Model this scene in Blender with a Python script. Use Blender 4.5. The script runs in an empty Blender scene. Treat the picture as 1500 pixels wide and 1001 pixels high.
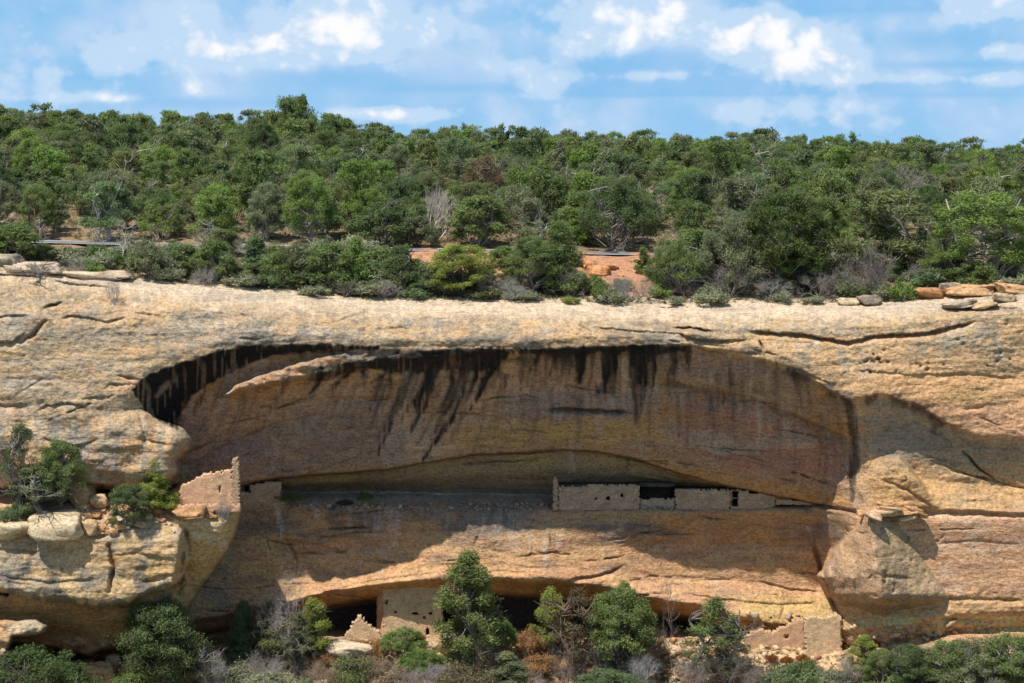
import bpy, math, random
import numpy as np
from mathutils import Vector, Matrix
R = math.radians
scene = bpy.context.scene
COL = scene.collection

# ------------------------------------------------------------------ camera
CZ = 14.0          # eye height above the mesa rim (metres)
FPX = 3000.0       # focal length in photograph pixels (72 mm lens)
HOR = 230.0        # photograph row of the true horizon
cam = bpy.data.cameras.new('camera'); cam_o = bpy.data.objects.new('camera', cam); COL.objects.link(cam_o)
cam.lens = 72; cam.sensor_width = 36; cam.clip_start = 1; cam.clip_end = 6000
cam_o.location = (0, 0, CZ); cam_o.rotation_euler = (R(90), 0, 0); cam.shift_y = -(500.5-HOR)/1500
scene.camera = cam_o

# ------------------------------------------------------------------ light
SUN_DIR = Vector((-0.33, -0.365, 0.87)).normalized()
sun_el = math.asin(SUN_DIR.z); sun_az = math.atan2(SUN_DIR.x, SUN_DIR.y)
sl = bpy.data.lights.new('sun', 'SUN'); sl.energy = 4.7; sl.angle = R(0.53); sl.color = (1.0, 0.955, 0.88)
so = bpy.data.objects.new('sun', sl); COL.objects.link(so)
so.rotation_euler = SUN_DIR.to_track_quat('Z', 'Y').to_euler(); so.location = (-80, 60, 160)
scene.view_settings.view_transform = 'Standard'; scene.view_settings.look = 'None'
scene.view_settings.exposure = 0.2; scene.view_settings.gamma = 1.0

class NT:
    """small helper for writing node trees"""
    def __init__(s, tree): s.t = tree; s.n = tree.nodes; s.l = tree.links
    def node(s, typ, **kw):
        n = s.n.new(typ)
        for k, v in kw.items(): setattr(n, k, v)
        return n
    def put(s, sock, v):
        if isinstance(v, bpy.types.NodeSocket): s.l.new(v, sock)
        elif v is not None: sock.default_value = v
    def math(s, op, a, b=None, c=None, clamp=False):
        n = s.node('ShaderNodeMath', operation=op, use_clamp=clamp)
        for i, v in enumerate((a, b, c)):
            if v is not None: s.put(n.inputs[i], v)
        return n.outputs[0]
    def noise(s, vec, scale, detail=4, rough=0.55, dist=0.0, dim='3D'):
        n = s.node('ShaderNodeTexNoise', noise_dimensions=dim)
        if vec is not None: s.put(n.inputs['Vector'], vec)
        n.inputs['Scale'].default_value = scale; n.inputs['Detail'].default_value = detail
        n.inputs['Roughness'].default_value = rough; n.inputs['Distortion'].default_value = dist
        return n.outputs['Fac']
    def mapping(s, vec, scale=(1, 1, 1), loc=(0, 0, 0)):
        n = s.node('ShaderNodeMapping'); s.put(n.inputs['Vector'], vec)
        n.inputs['Scale'].default_value = scale; n.inputs['Location'].default_value = loc
        return n.outputs[0]
    def ramp(s, fac, pts):
        n = s.node('ShaderNodeValToRGB'); s.put(n.inputs[0], fac)
        e = n.color_ramp.elements
        while len(e) < len(pts): e.new(0.5)
        for el, (p, c) in zip(e, pts):
            el.position = p; el.color = (c[0], c[1], c[2], 1) if len(c) == 3 else c
        return n.outputs[0]
    def mix(s, fac, a, b, mode='MIX'):
        n = s.node('ShaderNodeMix', data_type='RGBA', blend_type=mode)
        s.put(n.inputs[0], fac); s.put(n.inputs[6], a); s.put(n.inputs[7], b)
        return n.outputs[2]
    def sstep(s, v, lo, hi):
        n = s.node('ShaderNodeMapRange', interpolation_type='SMOOTHSTEP')
        s.put(n.inputs[0], v); n.inputs[1].default_value = lo; n.inputs[2].default_value = hi
        return n.outputs[0]

# ------------------------------------------------------------------ sky with cumulus, laid out by compass direction
world = bpy.data.worlds.new('World'); scene.world = world; world.use_nodes = True
w = NT(world.node_tree); w.n.clear()
sky = w.node('ShaderNodeTexSky', sky_type='NISHITA', sun_disc=False)
sky.sun_elevation = sun_el; sky.sun_rotation = sun_az; sky.altitude = 2100; sky.air_density = 1.0; sky.dust_density = 0.6; sky.ozone_density = 1.5
tc = w.node('ShaderNodeTexCoord')
sep = w.node('ShaderNodeSeparateXYZ'); w.l.new(tc.outputs['Generated'], sep.inputs[0])
az = w.math('ARCTAN2', sep.outputs[0], sep.outputs[1])          # radians right of the view axis
hyp = w.math('SQRT', w.math('ADD', w.math('MULTIPLY', sep.outputs[0], sep.outputs[0]), w.math('MULTIPLY', sep.outputs[1], sep.outputs[1])))
el = w.math('ARCTAN2', sep.outputs[2], hyp)
cmb = w.node('ShaderNodeCombineXYZ'); w.l.new(az, cmb.inputs[0]); w.l.new(el, cmb.inputs[1])
ae = cmb.outputs[0]
big = w.noise(w.mapping(ae, (1, 1.3, 1), (3.1, 0.7, 0)), 15, 3, 0.5)
mid = w.noise(w.mapping(ae, (1, 1.15, 1), (1.3, 2.2, 0)), 30, 8, 0.56, 0.3)
fine = w.noise(w.mapping(ae, (1, 1.3, 1), (5.3, 1.2, 0)), 110, 6, 0.6)
def A(px): return math.atan((px-750)/FPX)
def E(py): return math.atan((HOR-py)/FPX)
def blob(px, py, rx, ry, amp):
    dx = w.math('DIVIDE', w.math('SUBTRACT', az, A(px)), rx*1.25/FPX)
    dy = w.math('DIVIDE', w.math('SUBTRACT', el, E(py)), ry*1.15/FPX)
    d = w.math('ADD', w.math('MULTIPLY', dx, dx), w.math('MULTIPLY', dy, dy))
    return w.math('MULTIPLY', w.math('EXPONENT', w.math('MULTIPLY', d, -1.0)), amp)
def addall(L):
    a = L[0]
    for b in L[1:]: a = w.math('ADD', a, b)
    return a
CUM = [(500, 35, 80, 42, 1.0), (425, 60, 50, 30, .6), (275, 45, 45, 36, .8), (222, 78, 60, 24, .7), (150, 92, 30, 14, .5), (655, 42, 42, 22, .62), (560, 60, 40, 30, .5),
       (920, 25, 70, 30, 1.0), (985, 32, 38, 20, .6), (870, 60, 50, 30, .45), (1110, 50, 70, 34, 1.0), (1170, 80, 70, 28, .8), (1225, 100, 50, 20, .8), (1060, 45, 40, 20, .5),
       (1445, 15, 60, 24, .85), (1475, 80, 50, 10, .6), (615, 168, 75, 10, .62), (800, 135, 34, 34, .6), (740, 95, 40, 14, .5), (530, 165, 40, 7, .4),
       (1215, 160, 80, 26, .42), (1090, 160, 40, 20, .4), (110, 145, 90, 8, .5), (60, 100, 70, 40, .35), (960, 112, 80, 9, .4), (1340, 118, 90, 7, .42), (1480, 118, 50, 10, .45), (340, 90, 50, 20, .45), (290, 130, 30, 12, .4), (700, 10, 60, 12, .3)]
cov = addall([blob(*c) for c in CUM])
vo = w.node('ShaderNodeTexVoronoi', feature='SMOOTH_F1', voronoi_dimensions='2D'); vo.inputs['Scale'].default_value = 44; vo.inputs['Smoothness'].default_value = .35; vo.inputs['Detail'].default_value = 2.5; vo.inputs['Roughness'].default_value = .5; vo.inputs['Lacunarity'].default_value = 2.2
wv_ = w.node('ShaderNodeVectorMath', operation='MULTIPLY_ADD'); nz_ = w.node('ShaderNodeTexNoise'); nz_.inputs['Scale'].default_value = 40; nz_.inputs['Detail'].default_value = 3; w.l.new(ae, nz_.inputs['Vector'])
w.l.new(nz_.outputs['Color'], wv_.inputs[0]); wv_.inputs[1].default_value = (.012, .012, 0); w.l.new(w.mapping(ae, (1, 1.25, 1)), wv_.inputs[2]); w.l.new(wv_.outputs[0], vo.inputs['Vector'])
puff = w.math('SUBTRACT', 0.75, vo.outputs['Distance'])
mid_l = w.noise(w.mapping(ae, (1, 1.15, 1), (1.3-.005, 2.2+.008, 0)), 30, 8, 0.56, 0.3)     # same billows seen a little towards the sun
relief = w.math('SUBTRACT', mid, mid_l)
dens = w.math('ADD', w.math('ADD', w.math('MULTIPLY', cov, 1.02), w.math('ADD', w.math('MULTIPLY', mid, 0.85), w.math('MULTIPLY', puff, 0.55))), w.math('MULTIPLY', fine, 0.30))
cmask = w.sstep(dens, .84, 1.12)
soft = w.sstep(dens, .70, 1.05)
veil = w.sstep(w.math('ADD', w.math('MULTIPLY', big, 1.0), w.math('MULTIPLY', mid, 0.7)), 0.70, 1.08)
base = addall([blob(960, 100, 160, 26, .9), blob(1150, 130, 150, 10, 1.0), blob(1280, 6, 150, 16, 1.1), blob(500, 115, 130, 16, .6), blob(1370, 60, 110, 16, .6), blob(900, 134, 100, 8, .8), blob(300, 152, 160, 10, .5), blob(1420, 98, 90, 6, .6), blob(1400, 142, 120, 5, .4), blob(120, 116, 60, 6, .5), blob(640, 130, 100, 8, .4)])
bmask = w.sstep(w.math('ADD', base, w.math('MULTIPLY', mid, 0.8)), 0.48, 1.15)
low = w.math('SUBTRACT', 1.0, w.sstep(el, 0.2, 0.8))             # hazy summer blue low over the horizon
blue = w.mix(w.math('MULTIPLY', low, .9), sky.outputs[0], (2.5, 5.5, 8.9, 1))
c = w.mix(w.math('MULTIPLY', veil, 0.8), blue, (5.4, 6.9, 9.1, 1))
c = w.mix(w.math('MULTIPLY', soft, 0.75), c, (5.6, 7.2, 9.2, 1))
c = w.mix(w.math('MULTIPLY', bmask, 0.62), c, (2.2, 5.1, 8.5, 1))
hi = w.sstep(w.math('ADD', w.math('ADD', w.math('MULTIPLY', dens, .7), w.math('ADD', w.math('MULTIPLY', relief, 2.2), w.math('MULTIPLY', puff, .5))), w.math('MULTIPLY', cov, .25)), .98, 1.78)
cc = w.mix(hi, (5.3, 7.1, 9.2, 1), (10.0, 9.9, 10.0, 1))
c = w.mix(w.math('MULTIPLY', w.math('MULTIPLY', cmask, w.sstep(cov, .10, .42)), 0.95), c, cc)
# the open sky far from the view direction is an even mix of blue and cloud
bg = w.node('ShaderNodeBackground'); bg.inputs[1].default_value = 0.088
w.l.new(c, bg.inputs[0])
wo = w.node('ShaderNodeOutputWorld'); w.l.new(bg.outputs[0], wo.inputs[0])

# ------------------------------------------------------------------ helpers
def at(px, py, Y):
    return Vector(((px-750)/FPX*Y, Y, CZ-(py-HOR)*Y/FPX))
def tag(o, label=None, cat=None, group=None, kind=None):
    if label: o['label'] = label
    if cat: o['category'] = cat
    if group: o['group'] = group
    if kind: o['kind'] = kind
    return o
def empty(name, loc=(0, 0, 0), rz=0.0):
    o = bpy.data.objects.new(name, None); COL.objects.link(o); o.location = loc; o.rotation_euler = (0, 0, rz)
    o.empty_display_size = 0.3
    return o
def mesh_np(name, V, F, mat, parent=None, smooth=False, colors=None):
    """V (n,3) array; F (m,k) int array or list of tuples; colors (n,3) -> point attribute 'tint'"""
    V = np.asarray(V, dtype=np.float32)
    me = bpy.data.meshes.new(name)
    if isinstance(F, np.ndarray):
        m, k = F.shape
        me.vertices.add(len(V)); me.vertices.foreach_set('co', V.ravel())
        me.loops.add(m*k); me.loops.foreach_set('vertex_index', F.astype(np.int32).ravel())
        me.polygons.add(m); me.polygons.foreach_set('loop_start', np.arange(0, m*k, k, dtype=np.int32))
        me.polygons.foreach_set('loop_total', np.full(m, k, dtype=np.int32))
        me.update(calc_edges=True)
    else:
        me.from_pydata([tuple(v) for v in V], [], F); me.update()
    if smooth: me.polygons.foreach_set('use_smooth', np.ones(len(me.polygons), dtype=bool))
    if colors is not None:
        a = me.color_attributes.new('tint', 'FLOAT_COLOR', 'POINT')
        c4 = np.ones((len(V), 4), dtype=np.float32); c4[:, :3] = colors
        a.data.foreach_set('color', c4.ravel())
    if mat: me.materials.append(mat)
    o = bpy.data.objects.new(name, me); COL.objects.link(o)
    if parent: o.parent = parent
    return o

# value noise on numpy arrays
_T = np.random.RandomState(11).rand(256, 256)
def vn(x, y, s=0):
    x = x + s*17.31; y = y + s*9.77
    xi = np.floor(x).astype(int); yi = np.floor(y).astype(int); fx = x-xi; fy = y-yi
    fx = fx*fx*fx*(fx*(fx*6-15)+10); fy = fy*fy*fy*(fy*(fy*6-15)+10)
    a = _T[xi & 255, yi & 255]; b = _T[(xi+1) & 255, yi & 255]; c_ = _T[xi & 255, (yi+1) & 255]; d = _T[(xi+1) & 255, (yi+1) & 255]
    return (a*(1-fx)+b*fx)*(1-fy)+(c_*(1-fx)+d*fx)*fy
def fbm(x, y, o=4, s=0, g=0.5):
    r = np.zeros(np.broadcast(x, y).shape); a = 1.0; t = 0.0
    for k in range(o):
        th = .55+.9*k+.37*s; c_, q_ = math.cos(th)*2**k, math.sin(th)*2**k
        r = r + a*(vn(x*c_-y*q_+k*3.1, x*q_+y*c_, s+k)*2-1); t += a; a *= g
    return r/t
def ridge(x, y, o=4, s=0):
    r = 0; a = 1.0; t = 0
    for k in range(o):
        r = r + a*(1-np.abs(vn(x*2**k, y*2**k, s+k)*2-1)*2); t += a; a *= .5
    return r/t
def ss(v, a, b):
    t = np.clip((v-a)/(b-a), 0, 1); return t*t*(3-2*t)
def ip(x, pts):
    pts = sorted(pts); return np.interp(x, [p[0] for p in pts], [p[1] for p in pts])
def seg_dist(X, Y, pts):
    """distance to a polyline, signed side value (positive below the line in the picture) and the parameter along it"""
    best = np.full(X.shape, 1e9); par = np.zeros(X.shape)
    tot = sum(math.hypot(b[0]-a[0], b[1]-a[1]) for a, b in zip(pts, pts[1:])); acc = 0
    for a, b in zip(pts, pts[1:]):
        dx, dy = b[0]-a[0], b[1]-a[1]; L = math.hypot(dx, dy)+1e-6
        t = np.clip(((X-a[0])*dx+(Y-a[1])*dy)/(L*L), 0, 1)
        d = np.hypot(X-(a[0]+t*dx), Y-(a[1]+t*dy))
        m = d < best
        best = np.where(m, d, best); par = np.where(m, (acc+t*L)/tot, par); acc += L
    return best, par
def in_poly(X, Y, pts):
    r = np.zeros(X.shape, bool); n = len(pts)
    for i in range(n):
        x0, y0 = pts[i]; x1, y1 = pts[(i+1) % n]
        if y0 == y1: continue
        c_ = ((y0 > Y) != (y1 > Y)) & (X < (x1-x0)*(Y-y0)/(y1-y0)+x0)
        r ^= c_
    return r

# ------------------------------------------------------------------ materials
def new_mat(name):
    m = bpy.data.materials.new(name); m.use_nodes = True
    t = NT(m.node_tree); b = t.n['Principled BSDF']; b.inputs['Roughness'].default_value = 0.9
    b.inputs['Specular IOR Level'].default_value = 0.15
    return m, t, b
def rock_mat(name, tint=(1, 1, 1), attr=True, col=(0.45, 0.33, 0.2), speck=1.0, bump=0.35):
    m, t, b = new_mat(name)
    geo = t.node('ShaderNodeNewGeometry'); P = geo.outputs['Position']
    if attr:
        a = t.node('ShaderNodeAttribute', attribute_name='tint'); base = a.outputs['Color']
    else: base = t.mix(0.0, (*col, 1), (*col, 1))
    n1 = t.noise(t.mapping(P, (1, 1, 1.8)), 2.6, 6, 0.65)
    n2 = t.noise(P, 4.6, 4, 0.68)
    n3 = t.noise(t.mapping(P, (.3, .3, 1.5)), 1.1, 3, 0.5, .8)
    f = t.ramp(n1, [(.30, (.50, .48, .46)), (.47, (1, 1, 1)), (.7, (1.25, 1.23, 1.2))])
    f2 = t.ramp(n2, [(.34, (.42, .41, .40)), (.49, (1, 1, 1)), (.7, (1.2, 1.2, 1.2))])
    f3 = t.ramp(n3, [(.30, (.80, .76, .72)), (.5, (1, 1, 1)), (.7, (1.10, 1.07, 1.03))])
    c_ = t.mix(0.75*speck, base, f, 'MULTIPLY'); c_ = t.mix(0.7*speck, c_, f2, 'MULTIPLY'); c_ = t.mix(0.8, c_, f3, 'MULTIPLY')
    t.put(b.inputs['Base Color'], c_)
    n4 = t.noise(t.mapping(P, (.5, .5, 2.6)), 1.6, 3, 0.5, .6)
    c_ = t.mix(.55, c_, t.ramp(n4, [(.33, (.66, .61, .57)), (.42, (1, 1, 1)), (.62, (1.12, 1.10, 1.07))]), 'MULTIPLY')
    t.put(b.inputs['Base Color'], c_)
    h = t.math('ADD', t.math('MULTIPLY', n1, 0.55), t.math('ADD', t.math('MULTIPLY', n2, 0.22), t.math('MULTIPLY', n3, 0.4)))
    bp = t.node('ShaderNodeBump'); bp.inputs['Strength'].default_value = 0.85; bp.inputs['Distance'].default_value = bump
    t.put(bp.inputs['Height'], h); t.put(b.inputs['Normal'], bp.outputs[0])
    return m
def masonry_mat(name, col, dark, mortar):
    m, t, b = new_mat(name)
    tcn = t.node('ShaderNodeTexCoord'); P = tcn.outputs['UV']
    geo = t.node('ShaderNodeNewGeometry')
    d = t.noise(geo.outputs['Position'], 1.7, 3, .5)
    comb = t.node('ShaderNodeVectorMath', operation='ADD'); t.put(comb.inputs[0], P)
    dv = t.node('ShaderNodeCombineXYZ'); t.put(dv.inputs[1], t.math('MULTIPLY', d, 0.9)); t.put(dv.inputs[0], t.math('MULTIPLY', d, 1.3))
    t.put(comb.inputs[1], dv.outputs[0])
    br = t.node('ShaderNodeTexBrick', offset=0.43, squash=0.8); t.put(br.inputs['Vector'], comb.outputs[0])
    amp = .5
    br.inputs['Color1'].default_value = (*col, 1); br.inputs['Color2'].default_value = (*dark, 1); br.inputs['Mortar'].default_value = (*mortar, 1)
    br.inputs['Scale'].default_value = 1.0; br.inputs['Mortar Size'].default_value = 0.022; br.inputs['Mortar Smooth'].default_value = .3
    br.inputs['Brick Width'].default_value = 0.48; br.inputs['Row Height'].default_value = 0.19
    n = t.noise(geo.outputs['Position'], 1.2, 6, .6); n2 = t.noise(geo.outputs['Position'], 7, 4, .6)
    c_ = t.mix(.8, br.outputs[0], t.ramp(n, [(.3, (.7, .68, .65)), (.5, (1, 1, 1)), (.7, (1.2, 1.18, 1.15))]), 'MULTIPLY')
    c_ = t.mix(.6, c_, t.ramp(n2, [(.3, (.65, .63, .6)), (.5, (1, 1, 1)), (.7, (1.15, 1.15, 1.12))]), 'MULTIPLY')
    t.put(b.inputs['Base Color'], c_)
    bp = t.node('ShaderNodeBump'); bp.inputs['Strength'].default_value = 0.8; bp.inputs['Distance'].default_value = .03
    t.put(bp.inputs['Height'], t.math('ADD', t.math('MULTIPLY', br.outputs['Fac'], -1.0), n2)); t.put(b.inputs['Normal'], bp.outputs[0])
    return m
def leaf_mat(name, trans=0.28):
    m, t, b = new_mat(name)
    oi = t.node('ShaderNodeObjectInfo'); a = t.node('ShaderNodeAttribute', attribute_name='tint')
    c_ = t.mix(1.0, oi.outputs['Color'], a.outputs['Color'], 'MULTIPLY')
    geo = t.node('ShaderNodeNewGeometry')
    n = t.noise(geo.outputs['Position'], 0.9, 3, .5)
    c_ = t.mix(1.0, c_, t.ramp(n, [(.3, (.84, .88, .95)), (.5, (1, 1, 1)), (.7, (1.08, 1.1, .95))]), 'MULTIPLY')
    t.put(b.inputs['Base Color'], c_); b.inputs['Roughness'].default_value = .7
    tr = t.node('ShaderNodeBsdfTranslucent'); t.put(tr.inputs[0], t.mix(1.0, c_, (1.1, 1.25, .7, 1), 'MULTIPLY'))
    mx = t.node('ShaderNodeMixShader'); mx.inputs[0].default_value = trans
    t.l.new(b.outputs[0], mx.inputs[1]); t.l.new(tr.outputs[0], mx.inputs[2]); t.l.new(mx.outputs[0], t.n['Material Output'].inputs[0])
    return m
def bark_mat(name):
    m, t, b = new_mat(name)
    oi = t.node('ShaderNodeObjectInfo'); geo = t.node('ShaderNodeNewGeometry')
    n = t.noise(t.mapping(geo.outputs['Position'], (6, 6, 1.2)), 3, 4, .6)
    t.put(b.inputs['Base Color'], t.mix(.9, oi.outputs['Color'], t.ramp(n, [(.3, (.5, .48, .46)), (.5, (1, 1, 1)), (.75, (1.4, 1.4, 1.4))]), 'MULTIPLY'))
    return m
M_CLIFF = rock_mat('sandstone_cliff')
M_BOULD = rock_mat('sandstone_boulder', attr=True, bump=.12)
M_LEAF = leaf_mat('evergreen_foliage', .40); M_BARK = bark_mat('bark')
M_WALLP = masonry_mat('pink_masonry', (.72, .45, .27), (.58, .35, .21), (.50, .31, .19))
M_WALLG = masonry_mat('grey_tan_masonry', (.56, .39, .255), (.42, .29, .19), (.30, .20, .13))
M_WALLT = masonry_mat('tan_masonry', (.72, .51, .30), (.60, .42, .25), (.52, .36, .22))

# ================================================================== THE CLIFF
# depth in metres behind the rim plane (Y = 200 m) along contour lines of the rock, given over photograph columns
Y0 = 200.0
RIM = [(-260, 372), (-60, 384), (0, 388), (60, 392), (100, 402), (160, 406), (250, 418), (350, 425), (450, 434), (520, 440), (600, 443), (700, 443), (830, 446), (950, 449), (1050, 449), (1200, 447), (1300, 446), (1340, 440), (1400, 433), (1440, 428), (1500, 424), (1760, 415)]
LIP = [(-260, 560), (0, 560), (190, 566), (205, 556), (260, 535), (330, 515), (380, 506), (500, 508), (600, 514), (700, 512), (760, 514), (850, 511), (930, 506), (1000, 505), (1060, 512), (1130, 530), (1180, 548), (1215, 572), (1245, 586), (1290, 577), (1340, 590), (1390, 622), (1430, 636), (1500, 640), (1760, 646)]
CRK = [(-260, 700), (190, 705), (280, 712), (350, 708), (370, 704), (450, 696), (560, 688), (640, 674), (700, 665), (760, 663), (830, 658), (880, 662), (930, 672), (1000, 694), (1060, 710), (1130, 725), (1200, 738), (1260, 748), (1330, 749), (1400, 747), (1500, 750), (1760, 752)]
LLIP = [(-260, 925), (120, 925), (230, 918), (300, 906), (380, 890), (440, 878), (480, 868), (540, 858), (600, 852), (660, 848), (700, 846), (760, 850), (830, 853), (880, 861), (950, 876), (1000, 884), (1040, 893), (1080, 903), (1130, 912), (1190, 915), (1240, 922), (1330, 915), (1400, 900), (1500, 896), (1760, 890)]
def rimY(x): return ip(x, RIM)
RIMD = 8.0
def contour_table(x):
    """list of (row, depth) contours, each an array over x"""
    rim = rimY(x); lip = ip(x, LIP); crk = ip(x, CRK); ll = ip(x, LLIP)
    alc = ip(x, [(180, 0), (260, 1), (1205, 1), (1272, 0)])          # 1 inside the alcove
    lf = ip(x, [(150, 1), (260, 0)])                                  # 1 on the left wall
    rt = ip(x, [(1200, 0), (1270, 1)])                                # 1 on the right wall
    cave = ip(x, [(100, .4), (330, .8), (430, .8), (520, 1), (980, 1), (1090, .35), (1180, .1), (1240, .12)])
    T = []
    T.append((rim, np.full_like(x, RIMD)))
    T.append((rim+9, np.full_like(x, RIMD-2.4)))
    T.append((rim+18+lf*14, np.full_like(x, 3.4)))
    T.append((rim+32+lf*40, np.full_like(x, 1.3)))
    T.append((lip-16, np.full_like(x, .15)))
    T.append((lip, alc*.25+rt*.1))
    T.append((lip+9, alc*1.5+rt*1.0-lf*.2))
    T.append((lip+.33*(crk-lip), alc*4.2+rt*2.3-lf*.5))
    T.append((lip+.68*(crk-lip), alc*6.7+rt*2.5-lf*.9))
    T.append((crk, alc*8.2+rt*.3-lf*.8))
    T.append((crk+3, alc*9.5+rt*1.2-lf*.8))
    T.append((crk+.55*(712-crk)*(alc > .5)+3.5, alc*10.6+rt*1.1-lf*.8))
    lb = ip(x, [(-260, 704), (350, 714), (450, 713), (600, 713), (800, 716), (930, 714), (1000, 717), (1060, 721), (1130, 729), (1200, 742), (1260, 753), (1760, 757)])
    T.append((lb, ip(x, [(350, 11), (450, 12.4), (1080, 12.4), (1180, 9.8), (1240, 4), (1290, .9)])))
    T.append((lb+ip(x, [(350, 4), (450, 9), (1060, 9), (1130, 4), (1200, 3)]), ip(x, [(350, 11.5), (450, 13.6), (1080, 13.6), (1180, 9.8), (1240, 4), (1290, .6)])))
    lfr = ip(x, [(-260, 730), (350, 734), (450, 741), (600, 743), (800, 747), (1000, 748), (1080, 747), (1130, 743), (1200, 750), (1260, 760), (1760, 766)])
    T.append((lfr, ip(x, [(350, 9), (500, 8.6), (1000, 8.5), (1150, 8.7), (1200, 8.6), (1240, 4), (1290, .5)])))
    T.append((lfr+5, ip(x, [(350, 9), (500, 8.4), (1000, 8.3), (1150, 8.6), (1200, 8.6), (1240, 4), (1290, .4)])))
    T.append((np.full_like(x, 800.), ip(x, [(350, 9.2), (430, 9.6), (510, 10.0), (600, 8.9), (700, 7.5), (800, 7.6), (900, 8.7), (1000, 10.3), (1120, 10.8), (1200, 10.9), (1250, 4.8), (1300, .6)])))
    T.append((.4*ll+.6*820, ip(x, [(350, 9.3), (430, 10.2), (510, 9.7), (600, 8.2), (700, 7.0), (800, 7.1), (900, 8.0), (1000, 9.8), (1120, 10.3), (1200, 10.6), (1250, 4), (1300, .4)])))
    T.append((ll-5, ip(x, [(350, 9.2), (430, 9.3), (510, 8.3), (600, 7.0), (700, 6.5), (800, 6.5), (900, 6.9), (1000, 7.5), (1120, 7.8), (1200, 8.0), (1250, 4), (1300, .1)])))
    dl = ip(x, [(350, 9.3), (430, 8.8), (510, 7.7), (600, 6.9), (700, 6.6), (800, 6.6), (900, 7.0), (1000, 7.5), (1120, 7.7), (1200, 7.9), (1250, 4), (1300, .1)])
    T.append((ll, dl))
    T.append((ll+4, dl+1.0*cave+.4))
    T.append((ll+17, dl+2.9*cave+.5))
    T.append((ll+24, dl+8*cave+.6))
    T.append((np.maximum(ll+28, ip(x, [(300, 962), (430, 924), (500, 921)])), dl+8.5*cave+.5))
    T.append((np.maximum(ll+36, ip(x, [(300, 978), (430, 938)])), ip(x, [(-260, 3), (350, 6), (520, 7.2), (950, 7.0), (1200, 6.5), (1260, 2), (1330, -.8), (1760, -1)])))
    T.append((np.full_like(x, 1005.), ip(x, [(-260, -3), (350, 1.5), (520, 2.5), (1000, 2), (1200, 1.5), (1330, -5), (1760, -5)])))
    T.append((np.full_like(x, 1120.), ip(x, [(-260, -11), (350, -8), (1200, -8), (1400, -13), (1760, -13)])))
    out = [T[0]]
    for y, d in T[1:]: out.append((np.maximum(y, out[-1][0]+.8), d))
    return out
STEP = 1.5
gx = np.arange(-260, 1761, STEP); NR = 500
rimc = rimY(gx) + 1.6*fbm(gx/22, gx*0, 3, 5) + 1.1*fbm(gx/5, gx*0, 3, 8)
tt = np.linspace(0, 1, NR)
PX = np.repeat(gx[None, :], NR, 0)
PY = rimc[None, :] + (1118-rimc[None, :])*tt[:, None]
tab = contour_table(gx)
# gentle wandering so that contours are not ruler-straight
WX = PX; WY = PY + 2.2*fbm(PX/38, PY/60, 3, 21) + 1.1*fbm(PX/9, PY/14, 2, 23)
WY[0] = PY[0]
D = np.zeros(PX.shape)
for k in range(len(tab)-1):
    y0, d0 = tab[k]; y1, d1 = tab[k+1]
    m = (WY >= y0[None]) & (WY < y1[None]); t = np.clip((WY-y0[None])/(y1-y0)[None], 0, 1)
    D = np.where(m, d0[None]*(1-t)+d1[None]*t, D)
D = np.where(WY < tab[0][0][None], RIMD, D); D = np.where(WY >= tab[-1][0][None], tab[-1][1][None], D)
LIPY = ip(gx, LIP)[None]; CRKY = ip(gx, CRK)[None]; LLY = ip(gx, LLIP)[None]; RIMR = rimY(gx)[None]
# ---- overlapping masses standing in front of the alcove
OWN = np.zeros(PX.shape, int)
def layer(idx, poly, depth, rnd=14, rm=2.0, edge=None, wob=2.5, seed=0):
    global D, OWN
    wx = PX+wob*fbm(PX/16, PY/16, 3, 40+seed); wy = PY+wob*fbm(PX/16, PY/16, 3, 60+seed)
    ins = in_poly(wx, wy, poly)
    dist, _ = seg_dist(wx, wy, edge if edge else poly+[poly[0]])
    q = np.clip(1-dist/rnd, 0, 1)
    d = depth + rm*(1-np.sqrt(np.clip(1-q*q, 0, 1)))
    use = ins & (d < D)
    D = np.where(use, d, D); OWN = np.where(use, idx, OWN)
def yprof(pts): return ip(PY, pts)
# A the left wall beside the alcove mouth
A_edge = [(188, 560), (200, 580), (216, 596), (236, 614), (268, 626), (280, 642), (276, 660), (262, 676), (260, 694), (250, 712), (200, 722), (150, 718)]
layer(1, [(-270, 555)]+A_edge+[(-270, 714)], yprof([(555, 0), (600, -.5), (650, -1.4), (690, -1.5), (705, -.8), (722, .5)])+.9*fbm(PX/60, PY/50, 3, 71), 30, 4.2, A_edge, 2.5, 1)
# C the pale buttress under the ruined house
C_edge = [(356, 738), (352, 752), (340, 790), (322, 822), (298, 855), (262, 908)]
layer(2, [(-270, 716), (245, 720), (262, 712), (290, 722), (340, 728)]+C_edge+[(200, 940), (-270, 940)],
      yprof([(714, 4.5), (725, 2.4), (736, .6), (748, -.8), (765, -1.6), (800, -1.0), (860, 1.2), (905, 3.2), (940, 4.5)])+.5*fbm(PX/50, PY/50, 3, 72), 34, 3.6, C_edge, 2.5, 2)
# D the big lower-left block, with its flat top ledge
D_edge = [(268, 776), (276, 800), (270, 838), (258, 858), (236, 866), (214, 872), (190, 884), (150, 890), (110, 884), (60, 880), (0, 868), (-270, 862)]
layer(3, [(-270, 742), (120, 744), (200, 752), (245, 762)]+D_edge,
      yprof([(742, 1.5), (756, -.8), (770, -2.7), (780, -3.6), (792, -4.1), (830, -4.6), (862, -5.0), (890, -5.2)])+.8*ridge(PX/95+.25, PY/90, 3, 73)*.6-.3+1.6*ss(PX, 120, 165)*ss(-PX, -215, -170)*0, 12, 1.8, D_edge, 3, 3)
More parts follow.
